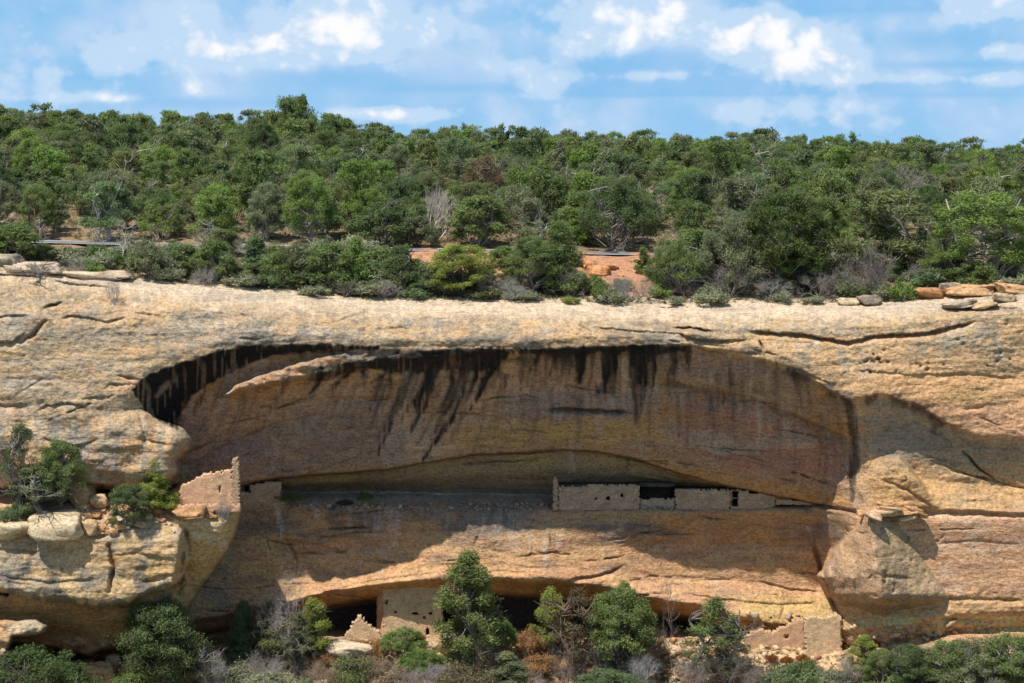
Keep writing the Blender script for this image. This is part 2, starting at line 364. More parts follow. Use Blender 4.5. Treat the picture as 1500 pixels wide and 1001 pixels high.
# E hollow underside below the block
E_edge = [(272, 850), (240, 890), (205, 930), (165, 950), (130, 962), (80, 950), (20, 940)]
layer(4, [(-270, 858), (60, 872), (270, 840)]+E_edge+[(-270, 930)], yprof([(850, -3.6), (880, -2.6), (910, -.8), (935, 1.2), (962, 2.8)])+ip(PX, [(0, 0), (230, 0), (275, 2.5)])+.5*fbm(PX/40, PY/30, 3, 74), 10, 1.2, E_edge, 3, 4)
# F lit toe at the very left
layer(5, [(-270, 905), (20, 908), (52, 904), (72, 918), (60, 932), (20, 936), (0, 985), (-270, 985)], yprof([(900, -3.4), (912, -4.8), (935, -5.2), (985, -6.5)])+.5*fbm(PX/20, PY/20, 3, 75), 8, 1.2, None, 2.5, 5)
# G the leaning boulder slab on the right
rdg = ip(PY, [(745, 1268), (800, 1280), (860, 1290), (930, 1300)])
gl = ip(PY, [(745, 1262), (775, 1242), (845, 1199), (870, 1214), (900, 1232), (930, 1236)])
gr = ip(PY, [(745, 1318), (790, 1340), (840, 1368), (885, 1395), (925, 1400)])
gd = np.where(PX < rdg, -3.4+8.3*np.clip((rdg-PX)/np.maximum(rdg-gl, 5), 0, 1)**1.15, -3.4+3.3*np.clip((PX-rdg)/np.maximum(gr-rdg, 5), 0, 1)**1.3)
gd = gd + .0 + ip(PY, [(745, 2.6), (765, 1.2), (800, .5), (870, 0), (878, .2), (892, 2.6), (912, 4.4), (930, 5.0)]) + .42*ridge(PX/34, PY/80, 3, 76) + .22*fbm(PX/12, PY/12, 3, 77)
layer(6, [(1262, 748), (1318, 748), (1340, 790), (1368, 838), (1396, 884), (1404, 903), (1392, 928), (1236, 928), (1232, 900), (1214, 870), (1199, 845), (1242, 775)], gd, 7, 1.6, None, 2.2, 6)
# right upper wedge facets
layer(7, [(1285, 672), (1318, 668), (1345, 700), (1368, 735), (1400, 747), (1300, 747), (1262, 738), (1256, 720), (1275, 690)], .5+ip(PX, [(1255, 1.6), (1290, -.3), (1330, -.9), (1372, .0)])+ip(PY, [(668, .9), (700, 0), (747, -.2)])+.12*ridge(PX/14, PY/30, 3, 78), 5, .8, None, 1.6, 7)

layer(8, [(322, 580), (350, 562), (395, 545), (440, 531), (490, 519), (560, 510), (640, 506), (742, 507), (744, 519), (690, 524), (620, 528), (560, 535), (510, 543), (470, 552), (430, 557), (396, 564), (360, 575)], ip(PX, [(330, .5), (480, .45), (600, .35), (740, .5)])+ip(PX, [(480, 0), (700, .03)])*np.clip(PY-510, 0, 30)+.45*fbm(PX/16, PY/9, 2, 79), 7, .9, None, 3, 8)
#layer(9, [(353, 797), (368, 797), (371, 830), (376, 842), (372, 858), (350, 862), (348, 828)], 1.4+.4*fbm(PX/8, PY/8, 2, 80), 4, .6, None, 2, 9)
def grow(Z, n=1):
    for _ in range(n):
        Z = (Z+np.roll(Z, 1, 0)+np.roll(Z, -1, 0)+np.roll(Z, 1, 1)+np.roll(Z, -1, 1))/5
    return Z
top, bot = D[:2].copy(), D[-2:].copy()
D = grow(D, 2); D[:2] = top; D[-2:] = bot
# ---- roughness of the rock: broad swellings, bedding, fine grain; the sheltered back wall is smoother
inalc = ss(PY, LIPY+4, LIPY+20)*ss(-PY, -LLY, -LLY+20)*ss(PX, 260, 300)*ss(-PX, -1240, -1200)*(OWN == 0)
rough = 1-.62*inalc
# talus area below is rougher
tal = ss(PY, 925, 950)
bed = fbm(PX/120, (PY+.05*PX)/9, 2, 31)
edgef = ss(PY, rimc[None], rimc[None]+12)
N = .6*fbm(PX/110, PY/70, 4, 30)*edgef + rough*(.11*bed + .13*fbm(PX/30, PY/18, 3, 33) + .085*fbm(PX/6, PY/5, 2, 35)) + tal*(.8*fbm(PX/18, PY/10, 3, 36))
leftw = ss(-PX, -330, -150)*ss(PY, 590, 640)
N += leftw*.16*ridge(PX/40, PY/40, 4, 37)
calm = 1-.6*ss(PX, 1240, 1330)*ss(PY, 745, 760)*ss(-PY, -880, -850)-.45*(OWN == 6)
D = D + N*np.maximum(edgef, .25)*np.clip(calm, .25, 1)
# ---- cracks and shelves (each casts its own shadow)
def shelf(pts, s, fade=10, w=1.8, taper=True, up=0.0):
    """rock steps back by s metres right below the polyline and swells out again over `fade` pixels"""
    global D
    xs = [p[0] for p in pts]; pad = fade+12
    c0 = max(0, int((min(xs)-pad+260)/STEP)); c1 = min(PX.shape[1], int((max(xs)+pad+260)/STEP)+1)
    x = PX[:, c0:c1]; y = PY[:, c0:c1] + 1.6*fbm(PX[:, c0:c1]/12, PY[:, c0:c1]/12, 3, 90) + .9*fbm(PX[:, c0:c1]/4, PY[:, c0:c1]/5, 2, 93)
    if xs[0] > xs[-1]: pts = pts[::-1]
    ly = np.interp(x[0], [p[0] for p in pts], [p[1] for p in pts])[None]
    v = y-ly
    a = ss(x, pts[0][0]-6, pts[0][0]+18)*ss(-x, -pts[-1][0]-6, -pts[-1][0]+18) if taper else 1
    f = np.where(v > 0, np.clip(v/w, 0, 1)*np.clip(1-(v-w)/fade, 0, 1)**1.3, 0) - up*np.where(v <= 0, np.clip(1+v/8, 0, 1)**2, 0)
    D[:, c0:c1] += s*a*f*(1.0 if s > 1.1 else .62)
def gash(pts, s, wd=2.4):
    """narrow open crack"""
    global D
    xs = [p[0] for p in pts]; c0 = max(0, int((min(xs)-14+260)/STEP)); c1 = min(PX.shape[1], int((max(xs)+14+260)/STEP)+1)
    x = PX[:, c0:c1]+1.8*fbm(PX[:, c0:c1]/8, PY[:, c0:c1]/8, 3, 95); y = PY[:, c0:c1]+1.5*fbm(PX[:, c0:c1]/8, PY[:, c0:c1]/8, 3, 97)
    W = (slice(None), slice(c0, c1))
    r0 = int(max(0, (min(p[1] for p in pts)-14-450)/1.49)); r1 = int(min(PX.shape[0], (max(p[1] for p in pts)+14-370)/1.33+2))
    x = x[r0:r1]; y = y[r0:r1]
    d, p = seg_dist(x, y, pts)
    D[r0:r1, c0:c1] += s*np.exp(-(d/wd)**2)*(.45+.55*np.sin(np.clip(p, 0, 1)*math.pi))
SH = [([(270, 684), (315, 656), (400, 619), (450, 608), (478, 606)], 0.85, 26), ([(470, 581), (520, 580), (582, 583)], 0.95, 14), ([(655, 617), (690, 606), (730, 610)], 0.76, 14),
      ([(798, 596), (850, 597), (922, 601)], 1.42, 9), ([(968, 551), (1025, 568), (1100, 580), (1145, 598), (1200, 622), (1246, 642)], 1.52, 34),
      ([(869, 478), (935, 484), (995, 487), (1018, 496), (1052, 499), (1100, 497)], .75, 9), ([(1098, 484), (1172, 488), (1241, 500), (1286, 490), (1355, 487), (1426, 470)], 1.2, 9),
      ([(983, 479), (1010, 478), (1043, 484)], 1.5, 5), ([(1020, 512), (1060, 514), (1120, 517)], .5, 8),
      ([(88, 467), (105, 460), (156, 470), (188, 463)], .8, 8), ([(192, 457), (234, 460)], .5, 6), ([(-60, 503), (18, 500), (39, 484)], 1.0, 12), ([(-50, 464), (45, 460)], .7, 8),
      ([(62, 450), (92, 441)], 1.3, 5), ([(55, 601), (69, 592), (105, 590), (125, 593)], .9, 8), ([(118, 583), (162, 579)], .6, 8), ([(-60, 594), (40, 592)], .6, 8),
      ([(150, 570), (160, 562), (200, 562)], .5, 10), ([(168, 547), (205, 554)], .9, 5), ([(392, 792), (418, 789), (466, 796), (512, 811)], .75, 30),
      ([(831, 852), (844, 845), (865, 843), (895, 836), (912, 827)], 1.1, 9), ([(740, 835), (770, 838)], .4, 6), ([(470, 868), (540, 850), (600, 842), (640, 838)], .45, 10),
      ([(75, 411), (120, 416), (165, 420)], .9, 5), ([(-60, 402), (20, 400), (60, 404)], .7, 6), ([(350, 425+8), (400, 436+4)], .4, 5), ([(345, 457), (362, 461)], 1.0, 5), ([(560, 463), (660, 466)], .25, 5),
      ([(730, 471), (800, 475)], .25, 5), ([(1380, 452), (1440, 446), (1500, 452)], .8, 8), ([(1120, 528), (1170, 540), (1215, 560)], .5, 7), ([(1250, 540), (1330, 548), (1420, 546), (1500, 554)], .35, 9),
      ([(1330, 610), (1400, 648), (1470, 655)], .5, 8), ([(1290, 700), (1330, 716), (1368, 742)], .6, 7), ([(1380, 875), (1420, 874), (1500, 878)], .5, 8), ([(1400, 905), (1500, 908)], .6, 8),
      ([(1340, 800), (1420, 790), (1500, 796)], .2, 8), ([(1440, 690), (1500, 712)], .3, 6), ([(40, 700), (120, 712), (180, 722)], .8, 10), ([(200, 640), (250, 650)], .5, 12), ([(60, 640), (110, 652), (150, 640)], .5, 14),
      ([(-60, 800), (60, 806), (120, 800)], .35, 9), ([(0, 842), (70, 852), (140, 846)], .5, 10), ([(150, 815), (200, 808), (262, 820)], .4, 10), ([(205, 852), (235, 842), (262, 838)], .9, 14),
      ([(275, 776), (330, 782)], .4, 10), ([(940, 838), (1010, 850), (1080, 846)], .3, 10), ([(1110, 850), (1160, 862), (1205, 866)], .5, 10), ([(1000, 868), (1080, 880), (1150, 884), (1200, 880)], .45, 12),
      ([(1245, 775), (1275, 781)], .8, 8), ([(1285, 840), (1340, 846)], .5, 7), ([(560, 505), (700, 506), (800, 507)], .2, 5)]
for s_ in SH: shelf(*s_)
rs = random.Random(5)
for k in range(80):                                             # small random ledges over the sunlit wall
    x0 = rs.uniform(-200, 1650); x1 = x0+rs.uniform(14, 70)
    zone = rs.random()
    if zone < .6: y0 = float(rimY(x0))+rs.uniform(12, 100)
    elif zone < .8: y0 = rs.uniform(760, 900)
    else: y0 = rs.uniform(560, 740)
    if (260 < x0 < 1230 and 500 < y0 < 760) or (1180 < x0 < 1410 and y0 > 740): continue
    yy = [y0]
    for q in range(3): yy.append(yy[-1]+rs.uniform(-4, 4))
    shelf([(x0+(x1-x0)*q/3, yy[q]) for q in range(4)], rs.uniform(.12, .4), rs.uniform(4, 9), 1.5)
GA = [([(1411, 661), (1435, 688), (1456, 702)], 1.0, 1.6), ([(1186, 780), (1192, 800), (1204, 835), (1222, 885), (1232, 905)], 1.3, 3), ([(1112, 500), (1118, 512)], .8, 1.6), ([(205, 606), (213, 640), (210, 660)], .35, 3),
      ([(160, 800), (168, 830), (160, 866)], 1.3, 3.5), ([(272, 782), (266, 830), (258, 866)], 2.4, 5), ([(418, 789), (428, 806), (436, 826)], .4, 1.6), ([(484, 745), (494, 742)], 1.4, 3.2), ([(996, 487), (1003, 500)], .6, 2),
      ([(1395, 690), (1440, 700), (1500, 716)], .5, 1.6), ([(1415, 600), (1440, 596)], .3, 2), ([(66, 470), (50, 490), (30, 502)], .8, 2.6), ([(1238, 590), (1246, 640), (1247, 720)], .35, 3)]
for g_ in GA: gash(*g_)
for k in range(34):                                              # weathering pits (tafoni) on the right-hand wall
    x0 = rs.choice([rs.gauss(1285, 12), rs.gauss(1345, 16), rs.gauss(1455, 26)]); y0 = rs.gauss(530, 9) if x0 < 1400 else rs.gauss(520, 20)
    gash([(x0, y0), (x0+rs.uniform(-4, 4), y0+rs.uniform(-3, 3))], rs.uniform(.12, .6), rs.uniform(.9, 2.6))
for k in range(24):
    x0 = rs.uniform(1240, 1390); y0 = rs.uniform(770, 900)
    gash([(x0, y0), (x0+rs.uniform(-5, 3), y0+rs.uniform(0, 9))], rs.uniform(.15, .45), rs.uniform(1.2, 2.6))

# ------------------------------------------------------------------ rock colours (stains and bedding, with shade painted in at places)
def C(*v): return np.array(v, float)
BUFF = C(.485, .345, .205); PALE = C(.60, .475, .34); GOLD = C(.52, .33, .14); OCHRE = C(.42, .235, .10); ROSE = C(.50, .27, .165); PINK = C(.58, .335, .185); MAUVE = C(.30, .21, .175); GREYT = C(.30, .25, .20); BLACK = C(.018, .017, .017); WHITE = C(.68, .62, .56); SOIL = C(.50, .23, .10); DUST = C(.52, .36, .21)
K = np.zeros(PX.shape+(3,)); K[:] = BUFF
def lay(mask, col):
    global K
    m = np.clip(mask, 0, 1)[..., None]; K = K*(1-m)+col*m
def cyl(x): return x
f1 = fbm(PX/70, PY/30, 4, 101); f2 = fbm(PX/25, PY/14, 3, 103); f3 = fbm(PX/160, PY/8, 2, 105); wv = 9*fbm(PX/60, PY/60, 3, 301); fs = fbm((PX+wv)/7, (PY+3*wv)/70, 2, 107)*(.55+.9*fbm(PX/70, PY/50, 3, 303)); fs2 = fbm((PX+wv)/14, PY/130, 3, 109)
below_rim = PY-RIMR
lay(.95*ss(-below_rim, -34, -6), PALE); lay(.7*ss(f1, .0, .4), PALE*.92); lay(.5*ss(f2, .1, .5)*ss(below_rim, 10, 30), GOLD*1.05)
lay(.5*ss(f3, .1, .5), GREYT*1.2); lay(.55*ss(fs+.5*f1, .12, .5)*ss(below_rim, 15, 50)*ss(-PY, -620, -480), GREYT)
lay(.55*ss(fbm(PX/9, PY/6, 2, 171), .12, .42)*ss(below_rim, 8, 30), C(.22, .20, .165)); lay(.5*ss(fbm(PX/50, PY/16, 3, 173), .1, .35)*ss(below_rim, 20, 45), C(.30, .26, .20)); lay(.45*ss(fbm(PX/34, PY/22, 4, 175), .12, .4)*ss(below_rim, 20, 40), C(.56, .33, .17))
# alcove walls
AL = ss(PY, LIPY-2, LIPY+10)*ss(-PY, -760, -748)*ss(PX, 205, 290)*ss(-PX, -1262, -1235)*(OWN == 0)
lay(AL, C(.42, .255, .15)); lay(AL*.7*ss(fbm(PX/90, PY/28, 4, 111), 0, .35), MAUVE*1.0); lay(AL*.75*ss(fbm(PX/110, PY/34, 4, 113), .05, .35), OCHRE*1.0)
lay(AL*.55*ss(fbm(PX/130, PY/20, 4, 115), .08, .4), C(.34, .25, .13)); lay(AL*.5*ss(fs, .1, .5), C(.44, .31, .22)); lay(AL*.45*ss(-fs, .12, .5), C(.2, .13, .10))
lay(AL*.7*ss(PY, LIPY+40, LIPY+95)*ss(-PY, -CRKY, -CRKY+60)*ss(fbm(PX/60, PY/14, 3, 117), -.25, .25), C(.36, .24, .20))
band = np.exp(-((PY-(CRKY-7))/9)**2)*ss(PX, 700, 1050)
lay(AL*.75*band, C(.50, .26, .09))
und = ss(PY, CRKY, CRKY+3)*ss(-PY, -742, -730)*ss(PX, 350, 380)*ss(-PX, -1250, -1200)
lay(und*.8, C(.33, .235, .14)); lay(und*.8*ss(PX, 960, 1040), C(.50, .26, .12)); lay(und*.55*ss(f1, 0, .3), C(.40, .29, .10)); lay(und*.6*ss(PY, 712, 722)*ss(-PX, -1060, -1000), C(.36, .33, .29))
# wall between the two shelters
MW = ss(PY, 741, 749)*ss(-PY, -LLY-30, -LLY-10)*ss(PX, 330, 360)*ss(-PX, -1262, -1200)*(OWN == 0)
lay(MW, C(.42, .265, .165)); lay(MW*.85*ss(-PY, -815, -765), C(.185, .15, .13)); lay(MW*.7*ss(f1, -.1, .3), C(.50, .31, .15)); lay(MW*.6*ss(f2, .05, .45), C(.47, .25, .15)); lay(MW*.45*ss(fs, .1, .5), C(.40, .33, .28))  # upper wall painted darker for the overhang's shade
lay(MW*.85*ss(PY, 775, 825)*ss(fbm(PX/60, PY/16, 3, 119), -.45, .0), C(.60, .36, .175)); lay(MW*.55*ss(PY, 780, 810)*ss(fbm(PX/34, PY/22, 4, 197), 0, .35), C(.58, .31, .17)); lay(MW*.6*ss(PY, 830, 850)*ss(PX, 880, 960)*ss(f2, -.4, .1), C(.54, .33, .20))  # sunlit band below the shadow edge painted warmer
lay(MW*.8*ss(PY, 862, 885)*ss(PX, 1060, 1110), C(.54, .38, .16))
ul = ss(PY, LLY+1, LLY+5)*ss(-PY, -LLY-24, -LLY-18)*ss(PX, 340, 380)*ss(-PX, -1200, -1180)*(OWN == 0)
lay(ul*.9, C(.48, .27, .11)); lay(ul*.5*ss(fs2, 0, .3), C(.3, .2, .12))
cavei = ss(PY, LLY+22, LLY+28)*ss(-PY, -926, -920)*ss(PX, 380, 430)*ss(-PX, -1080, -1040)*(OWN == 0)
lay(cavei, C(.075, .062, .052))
# right-hand wall
RW = ss(PX, 1230, 1300)*ss(PY, 495, 510)
lay(.75*ss(PX, 980, 1080)*ss(PY-RIMR, 38, 50)*ss(-PY, -640, -600)*(1-AL)*ss(fbm(PX/30, PY/60, 4, 177), -.45, .1), C(.58, .36, .18))
lay(RW*.8*ss(PY, 548, 558), C(.57, .315, .175)); lay(RW*.75*ss(PY, 540, 556)*ss(-PY, -600, -580), C(.60, .36, .17)); lay(RW*.5*ss(fbm(PX/60, PY/26, 4, 121), 0, .4)*ss(PY, 560, 580), GOLD)
RW2 = ss(PX, 1250, 1290)*ss(PY, LIPY, LIPY+8)*ss(-PY, -750, -742)
lay(RW2, C(.54, .335, .16)); lay(RW2*.6*ss(f1, .0, .4), C(.42, .30, .19)); lay(RW2*.6*ss(-PY, -690, -660), C(.32, .27, .21))  # upper part painted darker for the shade under the right lip
RW3 = ss(PX, 1225, 1270)*ss(PY, 748, 756)*ss(-PY, -935, -920)
lay(RW3, PINK*1.05); lay(RW3*.5*ss(fbm(PX/80, PY/12, 3, 123), .0, .35), C(.42, .24, .17)); lay(RW3*.6*ss(fbm(PX/40, PY/14, 3, 125), .1, .45), C(.62, .44, .30)); lay(RW3*.8*ss(PY, 862, 880), C(.54, .34, .17)); lay(RW3*.9*ss(PY, 898, 905)*ss(f2, -.5, 0), C(.58, .46, .22))
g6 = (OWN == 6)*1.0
lay(g6, C(.50, .32, .19)); lay(g6*.8*ss(PX-rdg, -6, 14), C(.37, .275, .15)); lay(g6*.6*ss(f2, .0, .4), C(.50, .34, .22)); lay(g6*.6*ss(fs, .15, .5), C(.30, .21, .15)); lay(g6*ss(PY, 898, 912)*ss(f2, -.3, .2)*.5, C(.42, .36, .29))  # right facet painted darker as the side turned from the sun
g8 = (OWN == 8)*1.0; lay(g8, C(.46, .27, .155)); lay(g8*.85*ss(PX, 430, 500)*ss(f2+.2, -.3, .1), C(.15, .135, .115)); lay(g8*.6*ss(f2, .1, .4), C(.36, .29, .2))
lay(g6*.65*ss(PY+6*f2, 880, 890), C(.25, .18, .125))  # undercut darkened in the colour to deepen its shade
# left masses
l1 = ss(-PX, -290, -230)*ss(PY, 590, 640)
lay(l1*.75*ss(fbm(PX/45, PY/40, 4, 127), -.15, .3), C(.52, .31, .16)); lay(l1*.75*ss(fbm(PX/10, PY/70, 3, 129), .06, .35)*ss(-PY, -720, -690), C(.26, .24, .21)); lay(l1*.6*ss(fbm(PX/30, PY/30, 4, 131), .15, .4), C(.62, .5, .34))
l2 = (OWN == 2)*1.0; lay(l2, C(.55, .40, .20)); lay(l2*.7*ss(f2, 0, .4), C(.50, .32, .14)); lay(l2*.6*ss(f1, .05, .4), C(.62, .50, .32)); lay(l2*ss(PY, 715, 722)*ss(-PY, -748, -738)*.7, C(.50, .30, .18))
l3 = (OWN == 3)*1.0; lay(l3, C(.51, .36, .195)); lay(l3*.7*ss(fbm(PX/30, PY/34, 4, 133), .0, .35), C(.27, .245, .20)); lay(l3*.6*ss(fbm(PX/45, PY/24, 4, 135), .05, .4), C(.54, .34, .15)); lay(l3*.8*ss(-PY, -800, -775)*ss(f2, -.4, .1), PALE*.92)
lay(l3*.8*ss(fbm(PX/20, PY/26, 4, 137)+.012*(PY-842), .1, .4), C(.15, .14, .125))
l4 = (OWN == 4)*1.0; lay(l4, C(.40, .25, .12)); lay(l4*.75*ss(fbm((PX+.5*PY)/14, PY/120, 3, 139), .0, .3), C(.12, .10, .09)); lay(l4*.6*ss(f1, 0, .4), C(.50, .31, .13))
ledge = ss(PY, 716, 724)*ss(-PY, -768, -752)*ss(-PX, -262, -240)*((OWN == 2) | (OWN == 0)); lay(ledge*.8, C(.52, .34, .20)); lay(ledge*.5*ss(f2, 0, .4), SOIL)
# talus soil
lay(tal, DUST); lay(tal*.8*ss(fbm(PX/30, PY/14, 3, 141), -.05, .3), SOIL*.95); lay(tal*.6*ss(fbm(PX/20, PY/9, 2, 143), .15, .4), C(.55, .45, .33)); lay(tal*.6*ss(fbm(PX/14, PY/8, 2, 145), .2, .4), C(.22, .18, .12)); lay(tal*ss(PX, 1040, 1080)*ss(-PX, -1240, -1225)*.8, C(.62, .45, .27))
# wall colour patches, one of them painted shade, then black desert varnish
PATCHES = [([(440, 570), (560, 525), (760, 525), (790, 560), (760, 600), (660, 675), (500, 672), (540, 600)], .8, 16, C(.58, .36, .21)), ([(735, 575), (960, 570), (965, 596), (930, 614), (740, 612)], .9, 5, C(.27, .21, .20)), ([(655, 622), (760, 612), (980, 616), (985, 650), (820, 652), (660, 660)], .85, 7, C(.50, .31, .115)),
           ([(330, 640), (420, 610), (590, 600), (600, 680), (400, 700), (340, 700)], .85, 6, C(.29, .205, .17)), ([(985, 575), (1100, 590), (1230, 640), (1235, 700), (1080, 690), (990, 650)], .85, 7, C(.40, .205, .135)), ([(1000, 632), (1190, 640), (1190, 662), (1060, 664), (1000, 654)], .75, 5, C(.38, .32, .25)),
           ([(290, 600), (380, 560), (600, 535), (590, 585), (420, 606), (300, 650)], .8, 8, C(.55, .31, .155)), ([(975, 520), (1180, 560), (1240, 600), (1240, 640), (1120, 585), (975, 548)], .5, 10, C(.30, .22, .15)), ([(960, 610), (990, 600), (1000, 700), (960, 680)], .4, 12, C(.40, .30, .21)),
           ([(560, 620), (650, 600), (650, 690), (540, 690)], .35, 14, C(.42, .36, .31)), ([(1240, 600), (1500, 650), (1500, 690), (1300, 680), (1250, 660)], .6, 12, C(.25, .22, .175)), ([(790, 575), (830, 575), (830, 612), (790, 610)], .3, 4, C(.4, .34, .3))]  # wide right-hand patch puts the shade below the lip into the colour
def patch(poly, a, soft, col):
    W = win([p[0] for p in poly], [p[1] for p in poly], 20)
    x_ = wxx[W]+9*fbm(PX[W]/28, PY[W]/14, 3, 191); y_ = wyy[W]+7*fbm(PX[W]/24, PY[W]/16, 3, 193)
    ins = in_poly(x_, y_, poly); d, _ = seg_dist(x_, y_, poly+[poly[0]])
    layw(W, a*np.where(ins, ss(d, 0, soft), 0)*(.75+.5*fbm(PX[W]/20, PY[W]/7, 2, 195))*(OWN[W] == 0), col)
wxx = PX+5*fbm(PX/10, PY/26, 3, 151); wyy = PY+4*fbm(PX/9, PY/16, 2, 153); grain = fbm(PX/3.5, PY/30, 1, 155)
def win(xs, ys, pad):
    c0 = max(0, int((min(xs)-pad+260)/STEP)); c1 = min(PX.shape[1], int((max(xs)+pad+260)/STEP)+1)
    r0 = max(0, int((min(ys)-pad-450)/1.49)); r1 = min(PX.shape[0], int((max(ys)+pad-370)/1.33)+2)
    return slice(r0, r1), slice(c0, c1)
def layw(W, mask, col):
    m = np.clip(mask, 0, 1)[..., None]; K[W] = K[W]*(1-m)+col*m
def stain(poly, a=1.0, soft=4, col=BLACK):
    W = win([p[0] for p in poly], [p[1] for p in poly], 20)
    ins = in_poly(wxx[W], wyy[W], poly); d, _ = seg_dist(wxx[W], wyy[W], poly+[poly[0]])
    layw(W, a*np.where(ins, ss(d, 0, soft), 0)*(1-.35*ss(grain[W], .1, .6)), col)
for p_ in PATCHES: patch(*p_)
def streak(x0, y0, x1, y1, wd, a=1.0, col=BLACK, end=.4):
    W = win([x0, x1], [y0, y1], wd+16)
    d, p = seg_dist(wxx[W]*.55+PX[W]*.45, PY[W]+2*grain[W], [(x0, y0), ((x0+x1)/2+.04*(y1-y0), (y0+y1)/2), (x1, y1)])
    hw = wd*(1-(1-end)*p)*.62*(.75+.5*fbm(PX[W]/7, PY[W]/16, 2, 181))
    fade_ = 1-ss(p+.4*grain[W], .72, 1.15)*.85
    lip_ = ss(PY[W]-LIPY[:, W[1]], -4, 3) if y0 < float(ip(x0, LIP))+14 else 1
    layw(W, a*fade_*lip_*ss(-d, -hw-4, -hw+2)*(1-.35*ss(grain[W], .1, .6)), col)
band1 = np.exp(-((wyy-(LIPY+6))/9)**2)*ss(PX, 330, 400)*ss(-PX, -1010, -960); lay(band1*.9*ss(fbm(PX/26, PY/20, 3, 157), -.35, .1), BLACK*1.3)
band3 = np.exp(-((wyy-(LIPY-12))/10)**2)*ss(PX, 200, 260)*ss(-PX, -1260, -1200); lay(band3*.75*ss(fbm(PX/20, PY/12, 3, 159), -.15, .3), C(.14, .13, .11))
band4 = np.exp(-((wyy-(LIPY+4))/9)**2)*ss(PX, 1080, 1160)*ss(-PX, -1420, -1380); lay(band4*.8*ss(fbm(PX/12, PY/20, 3, 161), -.2, .2), C(.07, .055, .05))
stain([(188, 570), (206, 552), (250, 534), (320, 512), (352, 503), (405, 504), (470, 503), (560, 502), (560, 512), (470, 518), (405, 522), (350, 542), (318, 557), (284, 582), (266, 612), (268, 632), (250, 628), (232, 615), (212, 602)])
stain([(446, 560), (462, 540), (500, 528), (560, 522), (620, 512), (742, 506), (745, 525), (700, 548), (650, 545), (600, 552), (540, 545), (500, 552), (470, 562)], .95, 5)
stain([(735, 508), (850, 506), (975, 503), (1010, 506), (1010, 514), (960, 522), (850, 520), (760, 520)], .95, 4)
for a_ in [(606, 545, 562, 632, 15), (588, 570, 553, 665, 7), (640, 535, 592, 612, 17), (668, 540, 648, 592, 9), (700, 538, 652, 628, 15), (652, 622, 618, 676, 6), (722, 535, 684, 606, 10), (740, 515, 700, 565, 16), (628, 545, 610, 600, 9), (476, 548, 452, 576, 6), (512, 545, 478, 574, 5), (536, 535, 530, 566, 10),
           (575, 540, 545, 560, 6), (816, 515, 803, 560, 9), (850, 515, 846, 566, 17), (892, 515, 889, 580, 29, 1, BLACK, .95), (926, 510, 922, 566, 10), (948, 508, 940, 572, 30, 1, BLACK, .85), (932, 565, 932, 618, 14, .8), (988, 508, 982, 552, 14, .75), (1006, 508, 1007, 542, 8, .8), (790, 515, 778, 540, 6),
           (1068, 530, 1069, 578, 4, .7), (1165, 545, 1172, 602, 9, .6), (1180, 560, 1190, 610, 5, .5), (1244, 584, 1247, 728, 13, .85, C(.07, .05, .045), .9), (1368, 610, 1368, 640, 8, .6), (1136, 545, 1139, 580, 4, .5), (262, 600, 262, 634, 10, .8), (238, 585, 222, 612, 7, .7), (300, 570, 285, 605, 9, .7),
           (640, 600, 610, 650, 5, .6), (690, 570, 668, 600, 6, .9)]: streak(*a_)
stain([(877, 508), (906, 508), (904, 545), (902, 581), (876, 578), (880, 545)], .95, 3); stain([(921, 505), (968, 505), (965, 540), (962, 570), (940, 574), (919, 570), (924, 540)], .95, 3)
stain([(924, 565), (948, 565), (944, 600), (934, 622), (926, 600)], .7, 4, C(.08, .06, .05)); stain([(840, 508), (862, 508), (856, 545), (850, 566), (838, 560), (842, 540)], .85, 3)
for k in range(34):                                              # overlapping seep lines of the big stained sheet
    x0 = rs.uniform(560, 745); y0 = rs.uniform(515, 560); L = rs.uniform(20, 105)*(1 if x0 < 720 else .6)
    streak(x0, y0, x0-.46*L, y0+L, rs.uniform(4, 12), rs.uniform(.3, .75), C(.035, .03, .028), .35)
for k in range(60):
    x0 = rs.uniform(760, 1010); y0 = rs.uniform(506, 520); L = rs.uniform(15, 75)
    streak(x0, y0, x0-.08*L, y0+L, rs.uniform(2, 7), rs.uniform(.2, .6), C(.04, .035, .03), .3)
def hair(pts, a, wd, dep):
    global D
    W = win([p[0] for p in pts], [p[1] for p in pts], 12)
    x_ = PX[W]+1.8*fbm(PX[W]/9, PY[W]/9, 2, 211); y_ = PY[W]+2.2*fbm(PX[W]/14, PY[W]/14, 3, 213)
    d, p = seg_dist(x_, y_, pts); e = np.exp(-(d/wd)**2)*(.3+.7*np.sin(np.clip(p, 0, 1)*math.pi))*ss(fbm(PX[W]/13, PY[W]/9, 2, 215), -.5, -.1)
    layw(W, a*e, C(.07, .045, .03)); D[W] += dep*e
for k in range(130):                                              # hairline joints and bedding cracks
    u = rs.random()
    if u < .55: x0 = rs.uniform(300, 1200); y0 = rs.uniform(float(ip(x0, LIP))+50, 900)
    else: x0 = rs.uniform(-40, 1520); y0 = rs.uniform(float(rimY(x0))+20, 900)
    L = rs.uniform(18, 120); sl_ = .35*(x0-760)/500+rs.uniform(-.12, .12) if y0 < 720 else rs.uniform(-.2, .2)
    if 706 < y0 < 750 and x0 < 1240: continue
    if rs.random() < .22: L *= .4; pts = [(x0, y0), (x0+rs.uniform(-6, 6), y0+L*.5), (x0+rs.uniform(-12, 12), y0+L)]
    else: pts = [(x0, y0), (x0+L*.5, y0+sl_*L*.5+rs.uniform(-3, 3)), (x0+L, y0+sl_*L)]
    hair(pts, rs.uniform(.3, .8), rs.uniform(.8, 1.5), rs.uniform(.1, .35))
